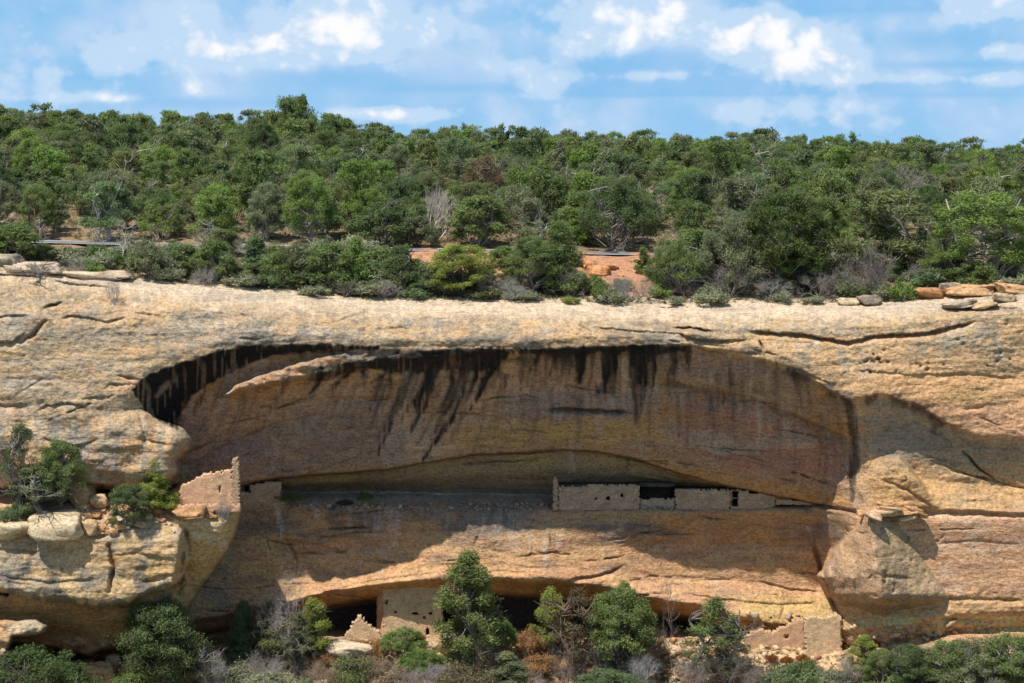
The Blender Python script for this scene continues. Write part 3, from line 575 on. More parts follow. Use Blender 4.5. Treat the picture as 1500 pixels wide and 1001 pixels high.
for a_ in [(405, 735, 408, 788, 9, .6, C(.50, .47, .45), .7), (460, 738, 463, 752, 9, .6, C(.5, .48, .46), .9), (492, 730, 494, 742, 6, .6, C(.5, .48, .46), .9), (798, 790, 797, 836, 5, .35, WHITE, .7), (776, 785, 778, 800, 9, .3, WHITE, .7), (820, 786, 818, 802, 8, .25, WHITE, .7), (1098, 520, 1100, 576, 2.5, .6, C(.5, .42, .36), .8),
           (1068, 520, 1066, 545, 3, .4, C(.5, .42, .36), .8), (1025, 520, 1022, 560, 4, .4, C(.5, .40, .32), .8), (835, 662, 836, 690, 5, .5, C(.5, .45, .4), .8), (1184, 775, 1187, 800, 5, .8, C(.55, .53, .52), .9), (230, 580, 246, 560, 5, .7, C(.35, .26, .2), .9), (550, 770, 545, 812, 8, .35, C(.5, .46, .46), .6), (585, 760, 575, 800, 12, .35, C(.48, .44, .44), .6), (405, 650, 400, 690, 12, .2, C(.5, .44, .4), .6),
           (700, 560, 672, 620, 4, .6, C(.5, .34, .24), .6), (655, 560, 630, 600, 6, .5, C(.5, .33, .22), .6), (876, 520, 866, 580, 9, .7, C(.46, .3, .2), .9), (915, 520, 910, 590, 9, .7, C(.48, .32, .21), .9), (962, 570, 958, 610, 10, .45, C(.45, .38, .33), .8)]: streak(*a_)
for k in range(240):                                              # many faint water marks down the sheltered wall
    x0 = rs.uniform(320, 1235); y0 = float(ip(x0, LIP))+rs.uniform(28, 80); L = rs.uniform(20, 90); sl_ = -.45*ip(x0, [(400, 1), (700, .8), (800, .15), (1240, -.05)])
    streak(x0, y0, x0+sl_*L, y0+L, rs.uniform(2, 6), rs.uniform(.15, .45), rs.choice([C(.09, .07, .06), C(.13, .1, .085), C(.5, .4, .32), C(.45, .3, .2)]), .6)
for k in range(90):
    x0 = rs.uniform(1090, 1560); y0 = float(rimY(x0))+rs.uniform(35, 80); L = rs.uniform(18, 60)
    streak(x0, y0, x0, y0+L, rs.uniform(2, 7), rs.uniform(.15, .45), rs.choice([C(.17, .16, .13), C(.22, .19, .15), C(.6, .42, .26)]), .6)
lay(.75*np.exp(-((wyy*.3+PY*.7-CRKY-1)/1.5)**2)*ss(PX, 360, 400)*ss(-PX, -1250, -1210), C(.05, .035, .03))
K *= (1+.16*fbm(PX/4+PY/9, PY/4-PX/11, 2, 163)+.10*fbm(PX/11+PY/30, PY/9-PX/25, 3, 165))[..., None]
K = np.clip(K, .01, .8)

YY = Y0+D
VX = (PX-750)/FPX*YY; VZ = CZ-(PY-HOR)*YY/FPX
V = np.stack([VX, YY, VZ], -1).reshape(-1, 3)
nr, nc = PX.shape
idx = np.arange(nr*nc).reshape(nr, nc)
F = np.stack([idx[:-1, :-1], idx[1:, :-1], idx[1:, 1:], idx[:-1, 1:]], -1).reshape(-1, 4)
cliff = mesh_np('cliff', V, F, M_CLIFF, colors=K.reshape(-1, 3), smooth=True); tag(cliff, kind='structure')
def cliff_at(px, py):
    """point of the cliff surface seen at this place of the photograph"""
    j = min(nc-1, max(0, int(round((px+260)/STEP)))); i = int(np.argmin(np.abs(PY[:, j]-py)))
    return Vector((VX[i, j], YY[i, j], VZ[i, j]))

# ================================================================== the mesa top behind the rim
SKY = [(-400, 148), (0, 151), (200, 164), (430, 160), (600, 186), (760, 188), (1000, 194), (1150, 191), (1300, 205), (1500, 206), (1900, 218)]
rimYd = YY[0]; rimZ = VZ[0]
def top_z(px, Y):
    yr = np.interp(px, gx, rimYd); zr = np.interp(px, gx, rimZ)
    far = CZ+(HOR-ip(px, SKY))*.11-5.6
    z226 = CZ-(ip(px, [(-300, 352), (0, 356), (150, 360), (450, 366), (700, 371), (960, 376), (1200, 378), (1500, 372), (1900, 366)])-HOR)*226/FPX
    z210 = np.where(np.asarray(px) < 200, zr+.3, zr+.55)
    return np.where(Y < 212, zr+(z210-zr)*np.clip((Y-yr)/np.maximum(212-yr, .5), 0, 1),
           np.where(Y < 226, z210+(z226-z210)*np.clip((Y-212)/14, 0, 1)**1.2,
           np.where(Y < 232, z226+.02*(Y-226), np.where(Y < 332, z226+.12+(far-z226-.12)*np.clip((Y-232)/100, 0, 1)**.9, far-.012*(Y-332)))))
cols = np.arange(-250, 1752, 8.0); rws = np.concatenate([np.linspace(0, 1, 44)**1.25*30, 30+np.linspace(0, 1, 70)[1:]*110, [150, 180, 240, 340, 520, 900, 1600]])
PXc, TT = np.meshgrid(cols, rws)
yr_ = np.interp(PXc, gx, rimYd)
Yg = yr_+TT
Zg = top_z(PXc, Yg)+.25*fbm(PXc/30, Yg/3, 1, 201)*ss(TT, 1, 6)-.35*ss(-TT, -1, 0)-.02*TT*(TT > 140)
Xg = (PXc-750)/FPX*Yg
gn = fbm(PXc/60, Yg/7, 2, 203); gn2 = fbm(PXc/18, Yg/2.5, 1, 205)
GC = np.zeros(PXc.shape+(3,)); GC[:] = C(.30, .20, .125)
def gl_(m, c_):
    global GC
    m = np.clip(m, 0, 1)[..., None]; GC = GC*(1-m)+c_*m
gl_(ss(gn, .05, .4), C(.40, .22, .13)); gl_(.8*ss(gn2, .1, .5), C(.20, .16, .09)); gl_(ss(-TT, -6, -3), PALE*.95); gl_(.6*ss(-TT, -9, -4)*ss(gn2, -.2, .3), PALE*.9)
soilb = ss(Yg, 214, 217)*ss(-Yg, -229, -226)*ss(PXc, 520, 560)*ss(-PXc, -1000, -960); gl_(soilb*.95, C(.46, .24, .135))
gl_(.7*ss(Yg, 234, 242), C(.26, .20, .12)); gl_(.75*ss(-PXc, -520, -380)*ss(gn2, -.4, .1)*ss(TT, 6, 9), C(.27, .22, .15))
V2 = np.stack([Xg, Yg, Zg], -1).reshape(-1, 3); r2, c2 = PXc.shape; id2 = np.arange(r2*c2).reshape(r2, c2)
F2 = np.stack([id2[:-1, :-1], id2[:-1, 1:], id2[1:, 1:], id2[1:, :-1]], -1).reshape(-1, 4)
M_GROUND = rock_mat('mesa_soil', speck=1.0, bump=.25)
ground = mesh_np('ground', V2, F2, M_GROUND, smooth=True, colors=GC.reshape(-1, 3)); tag(ground, kind='structure')
def top_pt(px, py):
    """where the mesa top is met by the line of sight through this place of the photograph"""
    Ys = np.arange(208.6, 420, .25); z = top_z(np.full_like(Ys, px), Ys); rows = HOR+(CZ-z)/Ys*FPX
    k = np.where(rows <= py)[0]; Y = Ys[k[0]] if len(k) else 420.
    return Vector(((px-750)/FPX*Y, Y, float(top_z(px, Y))))
# canyon side and floor below the frame, rising again to the viewer's own rim
bz = VZ[-1]; by = YY[-1]; bx = VX[-1]
rows_ = []
for k, (dy, dz) in enumerate([(0, -.05), (-12, -8), (-30, -20), (-60, -33), (-95, -38), (-125, -30), (-155, -8), (-175, 18), (-186, 40), (-240, 46), (-420, 48)]):
    yy_ = by[::8]*0+(by[::8] if k == 0 else by[::8]+dy); rows_.append(np.stack([bx[::8]*(1+.35*k), yy_, bz[::8]*.0+(bz[::8] if k == 0 else (-43+dz))+.8*k*fbm(bx[::8]/9, bx[::8]*0+k*2.3, 3, 5)*(k > 0)], -1))
V3 = np.concatenate(rows_); n3 = len(rows_[0]); id3 = np.arange(len(V3)).reshape(len(rows_), n3)
V3[id3[9:].ravel(), 2] = np.minimum(V3[id3[9:].ravel(), 2], 11.5)
F3 = np.stack([id3[:-1, :-1], id3[1:, :-1], id3[1:, 1:], id3[:-1, 1:]], -1).reshape(-1, 4)
can = mesh_np('canyon_terrain', V3, F3, M_GROUND, smooth=True, colors=np.tile(C(.20, .175, .10), (len(V3), 1))); tag(can, kind='structure')

# ------------------------------------------------------------------ the park road on the mesa with its white edge lines
M_ASPH, t_, b_ = new_mat('asphalt'); g_n = t_.node('ShaderNodeNewGeometry')
t_.put(b_.inputs['Base Color'], t_.ramp(t_.noise(g_n.outputs['Position'], 3, 5, .6), [(.3, (.15, .152, .16)), (.7, (.22, .222, .23))]))
M_LINE, t_, b_ = new_mat('road_paint'); g_n = t_.node('ShaderNodeNewGeometry')
t_.put(b_.inputs['Base Color'], t_.ramp(t_.noise(g_n.outputs['Position'], 5, 4, .6), [(.3, (.5, .5, .48)), (.6, (.78, .78, .76))]))
def strip(name, y0, y1, lift, mat, x0=-400, x1=1900, kind='structure'):
    xs = np.arange(x0, x1, 12.0); vs = []
    for x in xs:
        c_ = ip(x, [(-400, 228.5), (450, 228.5), (960, 228.2), (1900, 228.5)])
        for yv in (c_+y0, c_+y1):
            vs.append(((x-750)/FPX*yv, yv, max(float(top_z(x, c_)), float(top_z(x, yv)))+lift-.14))
    n = len(xs); fs_ = np.array([(2*i, 2*i+2, 2*i+3, 2*i+1) for i in range(n-1)])
    o = mesh_np(name, np.array(vs), fs_, mat); tag(o, kind=kind); return o
strip('road', -2.4, 3.4, .22, M_ASPH); strip('road_marking', -2.25, -1.75, .226, M_LINE); strip('road_marking', 2.6, 3.1, .226, M_LINE)

# ================================================================== RUINS
def wall_part(name, A_, B_, out, holes, mat, parent, thick=.45, cell=.17, seed=0, colour=(1, 1, 1)):
    """masonry wall between the vertical lines through world points A_ and B_. out/holes are polygons in (s, z) metres,
    s along the wall from A_, z above A_. Built stone by stone so its broken edges are ragged."""
    ux = Vector((B_[0]-A_[0], B_[1]-A_[1], 0)); L = ux.length; ux.normalize(); uy = Vector((-ux.y, ux.x, 0))
    if uy.y < 0: uy = -uy
    smin = min(p[0] for p in out); smax = max(p[0] for p in out); zmin = min(p[1] for p in out); zmax = max(p[1] for p in out)
    ns = max(2, int(round((smax-smin)/cell))); nz = max(2, int(round((zmax-zmin)/cell)))
    S, Z = np.meshgrid(smin+(np.arange(ns)+.5)*(smax-smin)/ns, zmin+(np.arange(nz)+.5)*(zmax-zmin)/nz)
    r_ = np.random.RandomState(seed+1)
    m = in_poly(S+.06*r_.randn(*S.shape), Z+.05*r_.randn(*S.shape), out)
    for h in holes: m &= ~in_poly(S, Z, h)
    gs = smin+np.arange(ns+1)*(smax-smin)/ns; gz = zmin+np.arange(nz+1)*(zmax-zmin)/nz
    GS, GZ = np.meshgrid(gs, gz)
    GS = GS+.03*r_.randn(*GS.shape); GZ = GZ+.02*r_.randn(*GS.shape)
    dF = .02*r_.randn(*GS.shape)
    V, UV = [], []
    for k, dep in ((0, 0.0), (1, thick)):
        for i in range(nz+1):
            for j in range(ns+1):
                p = ux*GS[i, j]+uy*(dep+(dF[i, j] if k == 0 else 0)); V.append((A_[0]+p.x, A_[1]+p.y, A_[2]+GZ[i, j])); UV.append((GS[i, j]+dep, GZ[i, j]))
    n1 = (nz+1)*(ns+1); I = lambda k, i, j: k*n1+i*(ns+1)+j
    F = []
    for i in range(nz):
        for j in range(ns):
            if not m[i, j]: continue
            F.append((I(0, i, j), I(0, i, j+1), I(0, i+1, j+1), I(0, i+1, j))); F.append((I(1, i, j), I(1, i+1, j), I(1, i+1, j+1), I(1, i, j+1)))
            if i == 0 or not m[i-1, j]: F.append((I(0, i, j), I(1, i, j), I(1, i, j+1), I(0, i, j+1)))
            if i == nz-1 or not m[i+1, j]: F.append((I(0, i+1, j), I(0, i+1, j+1), I(1, i+1, j+1), I(1, i+1, j)))
            if j == 0 or not m[i, j-1]: F.append((I(0, i, j), I(0, i+1, j), I(1, i+1, j), I(1, i, j)))
            if j == ns-1 or not m[i, j+1]: F.append((I(0, i, j+1), I(1, i, j+1), I(1, i+1, j+1), I(0, i+1, j+1)))
    used = sorted({v for f in F for v in f}); mp = {v: k for k, v in enumerate(used)}
    px_, py_, pz_ = parent.location if parent else (0, 0, 0)
    VV = np.array([V[v] for v in used])-np.array([px_, py_, pz_]); FF = np.array([[mp[v] for v in f] for f in F])
    o = mesh_np(name, VV, FF, mat, parent)
    uvl = o.data.uv_layers.new(name='UVMap'); uva = np.array([UV[v] for v in used], dtype=np.float32)[FF.ravel()]
    uvl.data.foreach_set('uv', uva.ravel())
    return o
def pxpoly(A_, Y, pts):
    """photograph polygon -> (s, z) metres in the wall plane at depth Y, relative to A_"""
    return [((x-750)/FPX*Y-A_[0], CZ-(y-HOR)*Y/FPX-A_[2]) for x, y in pts]
def rect(x0, y0, x1, y1): return [(x0, y0), (x1, y0), (x1, y1), (x0, y1)]
def front_wall(name, base, Y, poly, holes, mat, parent, thick=.45, seed=0, cell=.17):
    A_ = at(base[0], base[1], Y); B_ = A_+Vector((1, 0, 0))
    return wall_part(name, A_, B_, pxpoly(A_, Y, poly), [pxpoly(A_, Y, h) for h in holes], mat, parent, thick, cell, seed)
def side_wall(name, px, Y0_, Y1_, ytop, ybot, mat, parent, thick=.4, seed=0, into=1):
    A_ = at(px, ybot, Y0_); B_ = A_+Vector((0.02*into, Y1_-Y0_, 0)); h = (ybot-ytop)*Y0_/FPX
    return wall_part(name, A_, B_, [(0, 0), (Y1_-Y0_, 0), (Y1_-Y0_, h), (0, h)], [], mat, parent, thick, .2, seed)
def box_part(name, x0, x1, y0, y1, z0, z1, mat, parent, colors=None):
    p = parent.location if parent else Vector((0, 0, 0))
    V = np.array([(x, y, z) for z in (z0, z1) for y in (y0, y1) for x in (x0, x1)])-np.array(p)
    F = np.array([(0, 2, 3, 1), (4, 5, 7, 6), (0, 1, 5, 4), (2, 6, 7, 3), (0, 4, 6, 2), (1, 3, 7, 5)])
    return mesh_np(name, V, F, mat, parent, colors=colors)
def room(px0, px1, ytop, ybot, Y, deep, mat, parent, wallt=.3):  # dark chamber added so that wall openings stay dark
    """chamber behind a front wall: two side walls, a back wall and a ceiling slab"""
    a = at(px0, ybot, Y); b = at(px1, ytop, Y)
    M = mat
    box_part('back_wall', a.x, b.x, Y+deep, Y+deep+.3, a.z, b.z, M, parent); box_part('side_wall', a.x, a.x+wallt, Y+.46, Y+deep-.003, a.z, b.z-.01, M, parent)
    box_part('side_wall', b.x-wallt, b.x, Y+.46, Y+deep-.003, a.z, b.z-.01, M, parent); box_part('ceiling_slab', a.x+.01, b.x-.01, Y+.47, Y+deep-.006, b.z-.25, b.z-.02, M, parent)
def ruin(px, py, Y, label, cat='ruin', group=None, name='stone_ruin'):
    r_ = empty(name, at(px, py, Y)); tag(r_, label, cat, group); return r_
M_DARK = masonry_mat('shade_dark_masonry', (.13, .105, .085), (.10, .085, .07), (.07, .06, .05))  # near-black stone painted so the openings read as deep shade

# 1 the sunlit pink ruin on the left buttress
Yh = 199.2
r = ruin(300, 742, Yh, 'pinkish roofless stone ruin with stepped top on the sunlit left buttress', 'ruin')
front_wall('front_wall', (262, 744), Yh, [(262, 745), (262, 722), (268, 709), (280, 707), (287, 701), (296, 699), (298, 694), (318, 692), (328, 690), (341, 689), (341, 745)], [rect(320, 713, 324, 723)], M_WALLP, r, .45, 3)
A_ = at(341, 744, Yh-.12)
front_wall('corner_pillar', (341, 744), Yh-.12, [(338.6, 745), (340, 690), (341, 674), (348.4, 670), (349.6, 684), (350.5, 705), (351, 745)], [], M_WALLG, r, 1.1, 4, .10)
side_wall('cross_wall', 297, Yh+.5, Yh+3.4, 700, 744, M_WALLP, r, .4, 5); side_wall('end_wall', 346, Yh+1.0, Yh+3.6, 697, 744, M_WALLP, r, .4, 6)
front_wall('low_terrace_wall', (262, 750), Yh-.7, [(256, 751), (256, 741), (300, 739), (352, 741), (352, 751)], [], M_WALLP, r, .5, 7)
# 2 broken wall stub at the left end of the shelf
Yl = Y0+8.9
r = ruin(392, 738, Yl, 'crumbling shaded wall stub with a ragged white edge at the left end of the shelf', 'ruin')
front_wall('front_wall', (368, 738), Yl, [(349, 740), (349, 722), (367, 722), (367, 711), (378, 708), (395, 706), (411, 707), (413, 718), (410, 724), (414, 734), (424, 738), (424, 741)], [], M_WALLG, r, .5, 8)
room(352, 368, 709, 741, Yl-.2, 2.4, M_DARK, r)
# 3 the shelf houses
Yk = Y0+8.7
r = ruin(875, 746, Yk, 'long grey-tan shelf house with three tiny square windows and a tall pointed end wall', 'cliff dwelling', name='shelf_house')
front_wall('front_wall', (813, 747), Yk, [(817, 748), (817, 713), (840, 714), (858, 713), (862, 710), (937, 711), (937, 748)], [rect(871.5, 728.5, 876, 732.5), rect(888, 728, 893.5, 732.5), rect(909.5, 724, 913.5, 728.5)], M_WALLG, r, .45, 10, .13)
front_wall('end_pillar', (811, 748), Yk-.12, [(810, 748), (810, 706), (813, 699), (817.4, 706), (817.4, 748)], [], M_WALLG, r, 1.4, 11, .12)
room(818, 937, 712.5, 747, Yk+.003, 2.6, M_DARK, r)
r = ruin(962, 746, Yk, 'low heap wall of loose stones closing the wide dark gap between shelf houses', 'ruin', name='collapsed_wall')
front_wall('stone_courses', (937, 747), Yk+.15, [(937.5, 748), (937.5, 732), (945, 733), (955, 731), (965, 730.5), (978, 732), (988.5, 731), (988.5, 748)], [], M_WALLG, r, .5, 12, .15)
a = at(937.6, 747, Yk); b = at(988.4, 713, Yk)
box_part('back_wall', a.x, b.x, Yk+2.9, Yk+3.2, a.z, b.z+.3, M_DARK, r); box_part('ceiling_slab', a.x, b.x, Yk+.7, Yk+2.89, b.z-.15, b.z+.15, M_DARK, r)
r = ruin(1030, 746, Yk, 'plain windowless shelf house wall left of the tall dark doorway', 'cliff dwelling', name='shelf_house')
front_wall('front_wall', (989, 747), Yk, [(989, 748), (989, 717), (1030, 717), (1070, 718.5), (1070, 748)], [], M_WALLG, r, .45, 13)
room(989, 1070, 718, 747, Yk+.003, 2.4, M_DARK, r)
r = ruin(1108, 746, Yk, 'right shelf house with tall doorway and one square window under the low rock roof', 'cliff dwelling', name='shelf_house')
front_wall('front_wall', (1070, 747), Yk+.1, [(1070.3, 748), (1070.3, 718.5), (1136, 716), (1136, 742), (1120, 748)], [rect(1072, 719.5, 1081, 743), rect(1096.5, 716, 1112, 724)], M_WALLG, r, .45, 14, .13)
room(1070.3, 1136, 718, 747, Yk+.103, 2.2, M_DARK, r)
z_ = at(1076, 730, Yk+.2); box_part('lintel', z_.x-.3, z_.x+.3, Yk+.16, Yk+.3, z_.z-.03, z_.z+.05, M_WALLG, r)
r = ruin(1158, 732, Yk, 'dark low storage chamber under the rock roof, rightmost opening on the shelf', 'storage chamber', name='storage_chamber')
front_wall('front_wall', (1136, 738), Yk+.2, [(1136.2, 740), (1136.2, 718), (1190, 733), (1190, 740)], [[(1137.5, 721), (1137.5, 731), (1160, 733), (1181, 733.5), (1176, 729), (1155, 723)]], M_WALLG, r, .3, 15, .11)
room(1136.3, 1190, 719, 739, Yk+.203, 2.2, M_DARK, r)
# 4 the two-storey house in the lower cave
Yc = Y0+9.4
r = ruin(600, 936, Yc, 'tall shaded stone house with small windows and a doorway in the lower cave', 'cliff dwelling', name='cave_house')
front_wall('front_wall', (562, 936), Yc, [(561, 938), (561, 858), (600, 856), (648, 853), (648, 938)], [rect(561.5, 879, 569, 886), rect(577, 895, 581, 898.5), rect(604, 896.5, 612, 901), rect(620.5, 903, 624.5, 907.5), rect(627.5, 897, 633, 901.5), [(624.5, 930), (624, 922), (627, 919.5), (630, 922), (629.5, 931)]], M_WALLT, r, .5, 20, .13)
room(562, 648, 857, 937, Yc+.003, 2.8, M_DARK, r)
A_ = at(551.5, 936, Yc+1.6); B_ = at(561, 936, Yc)
wall_part('left_wall', A_, B_, [(0, -.2), ((B_-A_).length, -.2), ((B_-A_).length, 5.4), (0, 5.2)], [], M_WALLP, r, .4, .16, 21)
r = ruin(533, 938, Y0+8.0, 'sunlit pyramid-shaped stump of a fallen masonry wall left of the cave house', 'ruin', name='ruined_wall')
front_wall('stone_courses', (508, 940), Y0+7.6, [(503, 950), (506, 930), (513, 922), (517, 912), (522, 910), (524, 903), (529, 902), (533, 910), (540, 915), (546, 922), (556, 926), (562, 940), (560, 950)], [], M_WALLT, r, .7, 22, .14)
# 5 tower stub at the lower right with the collapsed wall next to it
r = ruin(1207, 975, Y0+5.2, 'sunlit square tower stub of pale masonry at the lower right below the rock slab', 'ruin', name='ruined_tower')
front_wall('front_wall', (1180, 985), Y0+4.9, [(1179, 992), (1180, 940), (1179, 907), (1190, 903), (1206, 906), (1222, 901), (1231, 902), (1232, 925), (1234, 960), (1236, 992)], [], M_WALLT, r, .6, 23, .15)
A_ = at(1232, 985, Y0+5.0); wall_part('side_wall', A_, A_+Vector((.9, 3.4, 0)), [(0, -.5), (3.4, -.5), (3.4, 5.2), (0, 5.5)], [], M_WALLT, r, .4, .18, 24)
r = ruin(1150, 960, Y0+6.6, 'rough pinkish broken retaining wall above the dusty slope left of the tower stub', 'ruin', name='ruined_wall')
front_wall('stone_courses', (1090, 960), Y0+6.3, [(1088, 966), (1090, 936), (1100, 926), (1118, 922), (1132, 926), (1150, 918), (1165, 910), (1178, 903), (1180, 930), (1179, 966)], [rect(1150, 930, 1156, 935)], M_WALLP, r, .7, 25, .19)

# ================================================================== ROCKS
def rock_mesh(seed, sx, sy, sz, sub=20, ang=.35, flat=.5):
    """unit boulder: rounded block with facets; returns V, F"""
    n = sub; th = np.linspace(0, math.pi, n+1); ph = np.linspace(0, 2*math.pi, 2*n+1)[:-1]
    T, P_ = np.meshgrid(th, ph, indexing='ij')
    x = np.sin(T)*np.cos(P_); y = np.sin(T)*np.sin(P_); z = np.cos(T)
    e = 1-flat*.75                                   # superquadric squareness
    sg = lambda v, p: np.sign(v)*np.abs(v)**p
    X = sg(x, e); Y = sg(y, e); Z = sg(z, e)
    s_ = seed*1.37
    nrm = 1+ang*(fbm(x*1.3+z*.9+s_, y*1.3-z*.7+s_*.7, 3, seed % 50))+.10*fbm(x*5+s_, y*5+z*3, 3, seed % 40)
    for k in range(5):                               # planar chips
        a = (seed*2.39+k*1.9); dvec = (math.cos(a)*.8, math.sin(a)*.8, math.sin(k*2.1+seed)*.6)
        q = X*dvec[0]+Y*dvec[1]+Z*dvec[2]; lim = .78+.12*math.sin(seed+k*3)
        nrm = nrm*np.where(q > lim, (lim+.15*(q-lim))/np.maximum(q, 1e-3), 1)
    V = np.stack([X*nrm*sx/2, Y*nrm*sy/2, Z*nrm*sz/2], -1).reshape(-1, 3)
    I = np.arange((n+1)*2*n).reshape(n+1, 2*n); J = np.roll(I, -1, 1)
    F = np.stack([I[:-1], I[1:], J[1:], J[:-1]], -1).reshape(-1, 4)
    return V, F
def boulder(px, py, wpx, hpx, label, col, seed, off=0.0, group=None, name='boulder', flat=.5, tilt=0, top=False, deep=.8, ang=.35):
    p = top_pt(px, py) if top else cliff_at(px, py); sc = p.y/FPX
    sx, sz = wpx*sc, hpx*sc; sy = max(sx*deep, sz*.7)
    V, F = rock_mesh(seed, sx, sy, sz*1.15, 20, ang, flat)
    if tilt:
        c_, s_ = math.cos(tilt), math.sin(tilt); V = np.stack([V[:, 0]*c_+V[:, 2]*s_, V[:, 1], -V[:, 0]*s_+V[:, 2]*c_], -1)
    V[:, 2] += sz*.46
    cc = np.tile(np.array(col), (len(V), 1))*(1+.25*fbm(V[:, 0]*2+seed, V[:, 2]*3+V[:, 1], 3, 9))[:, None]
    cc = cc*(1-.35*ss(fbm(V[:, 0]*1.2, V[:, 2]*2+seed, 3, 19), .1, .4))[:, None]
    o = mesh_np(name, V, F, M_BOULD, colors=cc, smooth=True); o.location = p+Vector((0, off, 0)); tag(o, label, 'boulder', group); return o
BPALE = (.60, .47, .30); BTAN = (.52, .37, .21); BRED = (.50, .28, .14); BGREY = (.38, .31, .23)
boulder(84, 786, 80, 33, 'large rounded cream boulder lying on the left ledge', BPALE, 3, .6, flat=.62, deep=1.0, ang=.14)
boulder(20, 788, 62, 25, 'flatter cream boulder at the left end of the ledge', BPALE, 5, .7, flat=.6, deep=1.0, ang=.16)
boulder(0, 764, 46, 20, 'low tan rock behind the flat cream boulder at the left edge', BTAN, 6, .4, flat=.5)
boulder(119, 737, 36, 44, 'upright leaning brown block beside the ledge juniper', BTAN, 8, -.3, flat=.6, tilt=-.35, deep=.7)
boulder(147, 742, 24, 17, 'small squarish grey-brown rock right of the leaning block', BTAN, 9, -.5, flat=.6)
boulder(278, 756, 42, 13, 'flat overhanging orange slab below the pink ruin', BRED, 12, -.4, flat=.7, tilt=-.1)
boulder(132, 783, 24, 20, 'brown wedge-shaped rock right of the large cream boulder', BTAN, 14, 0, flat=.5)
boulder(112, 770, 24, 12, 'pale flat slab on the ledge between cream boulder and shrub', BPALE, 15, 0, flat=.6)
for k, (px, py, w_, h_) in enumerate([(162, 762, 18, 9), (178, 775, 16, 8), (128, 762, 14, 8), (192, 770, 14, 7), (150, 779, 22, 9), (230, 752, 16, 9), (216, 762, 14, 7), (245, 745, 14, 9), (140, 757, 13, 7), (205, 772, 18, 8), (166, 782, 15, 7), (330, 752, 16, 8), (345, 748, 12, 8), (238, 764, 11, 5), (310, 757, 18, 6)]):
    boulder(px, py, w_, h_, 'small orange-brown broken rock scattered on the rubble of the left ledge', BRED if k % 3 else BTAN, 30+k, -.1, 'broken rocks on the left ledge', name='rock', flat=.7, tilt=.1*(k % 5-2))
boulder(150, 1003, 40, 34, 'tan angular block at the bottom left between the pines', BTAN, 50, -.5, flat=.7)
boulder(192, 992, 32, 26, 'pointed orange-tan block at the bottom left', BTAN, 51, -.6, flat=.65, tilt=.4)
boulder(165, 988, 26, 26, 'narrow upright tan stone behind the bottom left blocks', BPALE, 52, .6, flat=.7, tilt=-.2)
boulder(128, 990, 24, 18, 'leftmost tan stone of the bottom left pile', BTAN, 53, .3, flat=.7)
boulder(512, 958, 70, 19, 'smooth white-topped flat rock on the slope below the ruined wall', (.60, .47, .33), 54, -.8, flat=.7, ang=.25)
boulder(660, 942, 30, 13, 'small bright pale rock right of the cave house door', (.60, .49, .35), 55, -.8, flat=.8)
for k, (px, py, w_, h_, tl) in enumerate([(1290, 752, 40, 8, .05), (1318, 749, 46, 7, -.08), (1276, 757, 24, 8, .2), (1338, 748, 30, 6, .25), (1300, 745, 34, 5, .1), (1262, 752, 20, 7, 0), (1325, 757, 26, 7, -.2), (1345, 755, 20, 6, .1)]):
    boulder(px, py, w_, h_, 'thin broken orange slab heaped on top of the leaning rock slab', BRED if k % 2 else (.58, .40, .24), 60+k, -1.2, 'broken slabs above the leaning rock', name='rock_slab', flat=.85, tilt=tl, ang=.2)
boulder(1424, 424, 74, 12, 'long low orange ledge stone on the right end of the rim', (.52, .32, .17), 70, .6, flat=.85, ang=.25)
boulder(1432, 413, 60, 11, 'flat orange slab stacked on the long low ledge stone', (.56, .36, .19), 170, 1.4, flat=.9, tilt=-.06, ang=.25)
boulder(1490, 428, 56, 12, 'orange rim block at the right edge of the picture', (.55, .34, .18), 71, .6, flat=.8, tilt=.05)
boulder(1480, 415, 60, 12, 'paler overhanging slab above the orange rim block at the right edge', (.58, .41, .25), 171, 1.6, flat=.85, tilt=-.08, ang=.25)
boulder(1392, 430, 26, 10, 'small rusty stone wedged under the right rim ledge', (.42, .22, .10), 172, .2, flat=.8)
boulder(1470, 440, 34, 10, 'pale broken stone in front of the right rim ledge', BPALE, 173, -.2, flat=.8, tilt=.12)
boulder(1362, 424, 40, 15, 'rusty block left of the long outcrop on the right rim', (.45, .24, .11), 72, .5, flat=.75)
boulder(1396, 414, 34, 16, 'grey-topped slab resting on the rusty blocks of the right rim', BGREY, 73, 1.6, flat=.8)
boulder(1458, 412, 52, 14, 'pale upper slab resting behind the right rim outcrop', (.58, .40, .24), 74, 2.0, flat=.8)
boulder(1243, 445, 34, 9, 'pale flat stone on the rim beside the dead branches', BPALE, 75, .4, flat=.6)
boulder(1275, 446, 34, 12, 'dark grey boulder under the dead branches on the rim', (.25, .21, .165), 76, .5, flat=.5)
boulder(1405, 450, 50, 9, 'shadowed slanting slab below the right rim outcrop', BGREY, 77, -.2, flat=.7, tilt=-.2)
boulder(1440, 452, 36, 9, 'tan rounded block below the right rim outcrop', BTAN, 78, -.2, flat=.6)
boulder(878, 404, 34, 13, 'long red boulder in the bare red bank', (.55, .26, .12), 79, top=True, flat=.7)
boulder(862, 392, 20, 10, 'small red boulder above the long one in the red bank', (.55, .26, .12), 80, top=True, flat=.7)
boulder(892, 396, 30, 9, 'flat red slab at the right of the red bank', (.52, .25, .12), 81, top=True, flat=.7)
boulder(445, 420, 18, 8, 'orange stone lying on the rim soil', (.6, .28, .10), 82, top=True)
boulder(158, 386, 22, 10, 'small orange rock on the rim beside the dead tree', (.6, .30, .12), 83, top=True)
boulder(40, 401, 90, 14, 'long pale sandstone slab on the left rim', PALE*.95, 84, 1.0, flat=.85, deep=.5)
boulder(128, 409, 110, 10, 'thin pale caprock slab running along the left rim', PALE*.95, 85, .8, flat=.85, deep=.4)
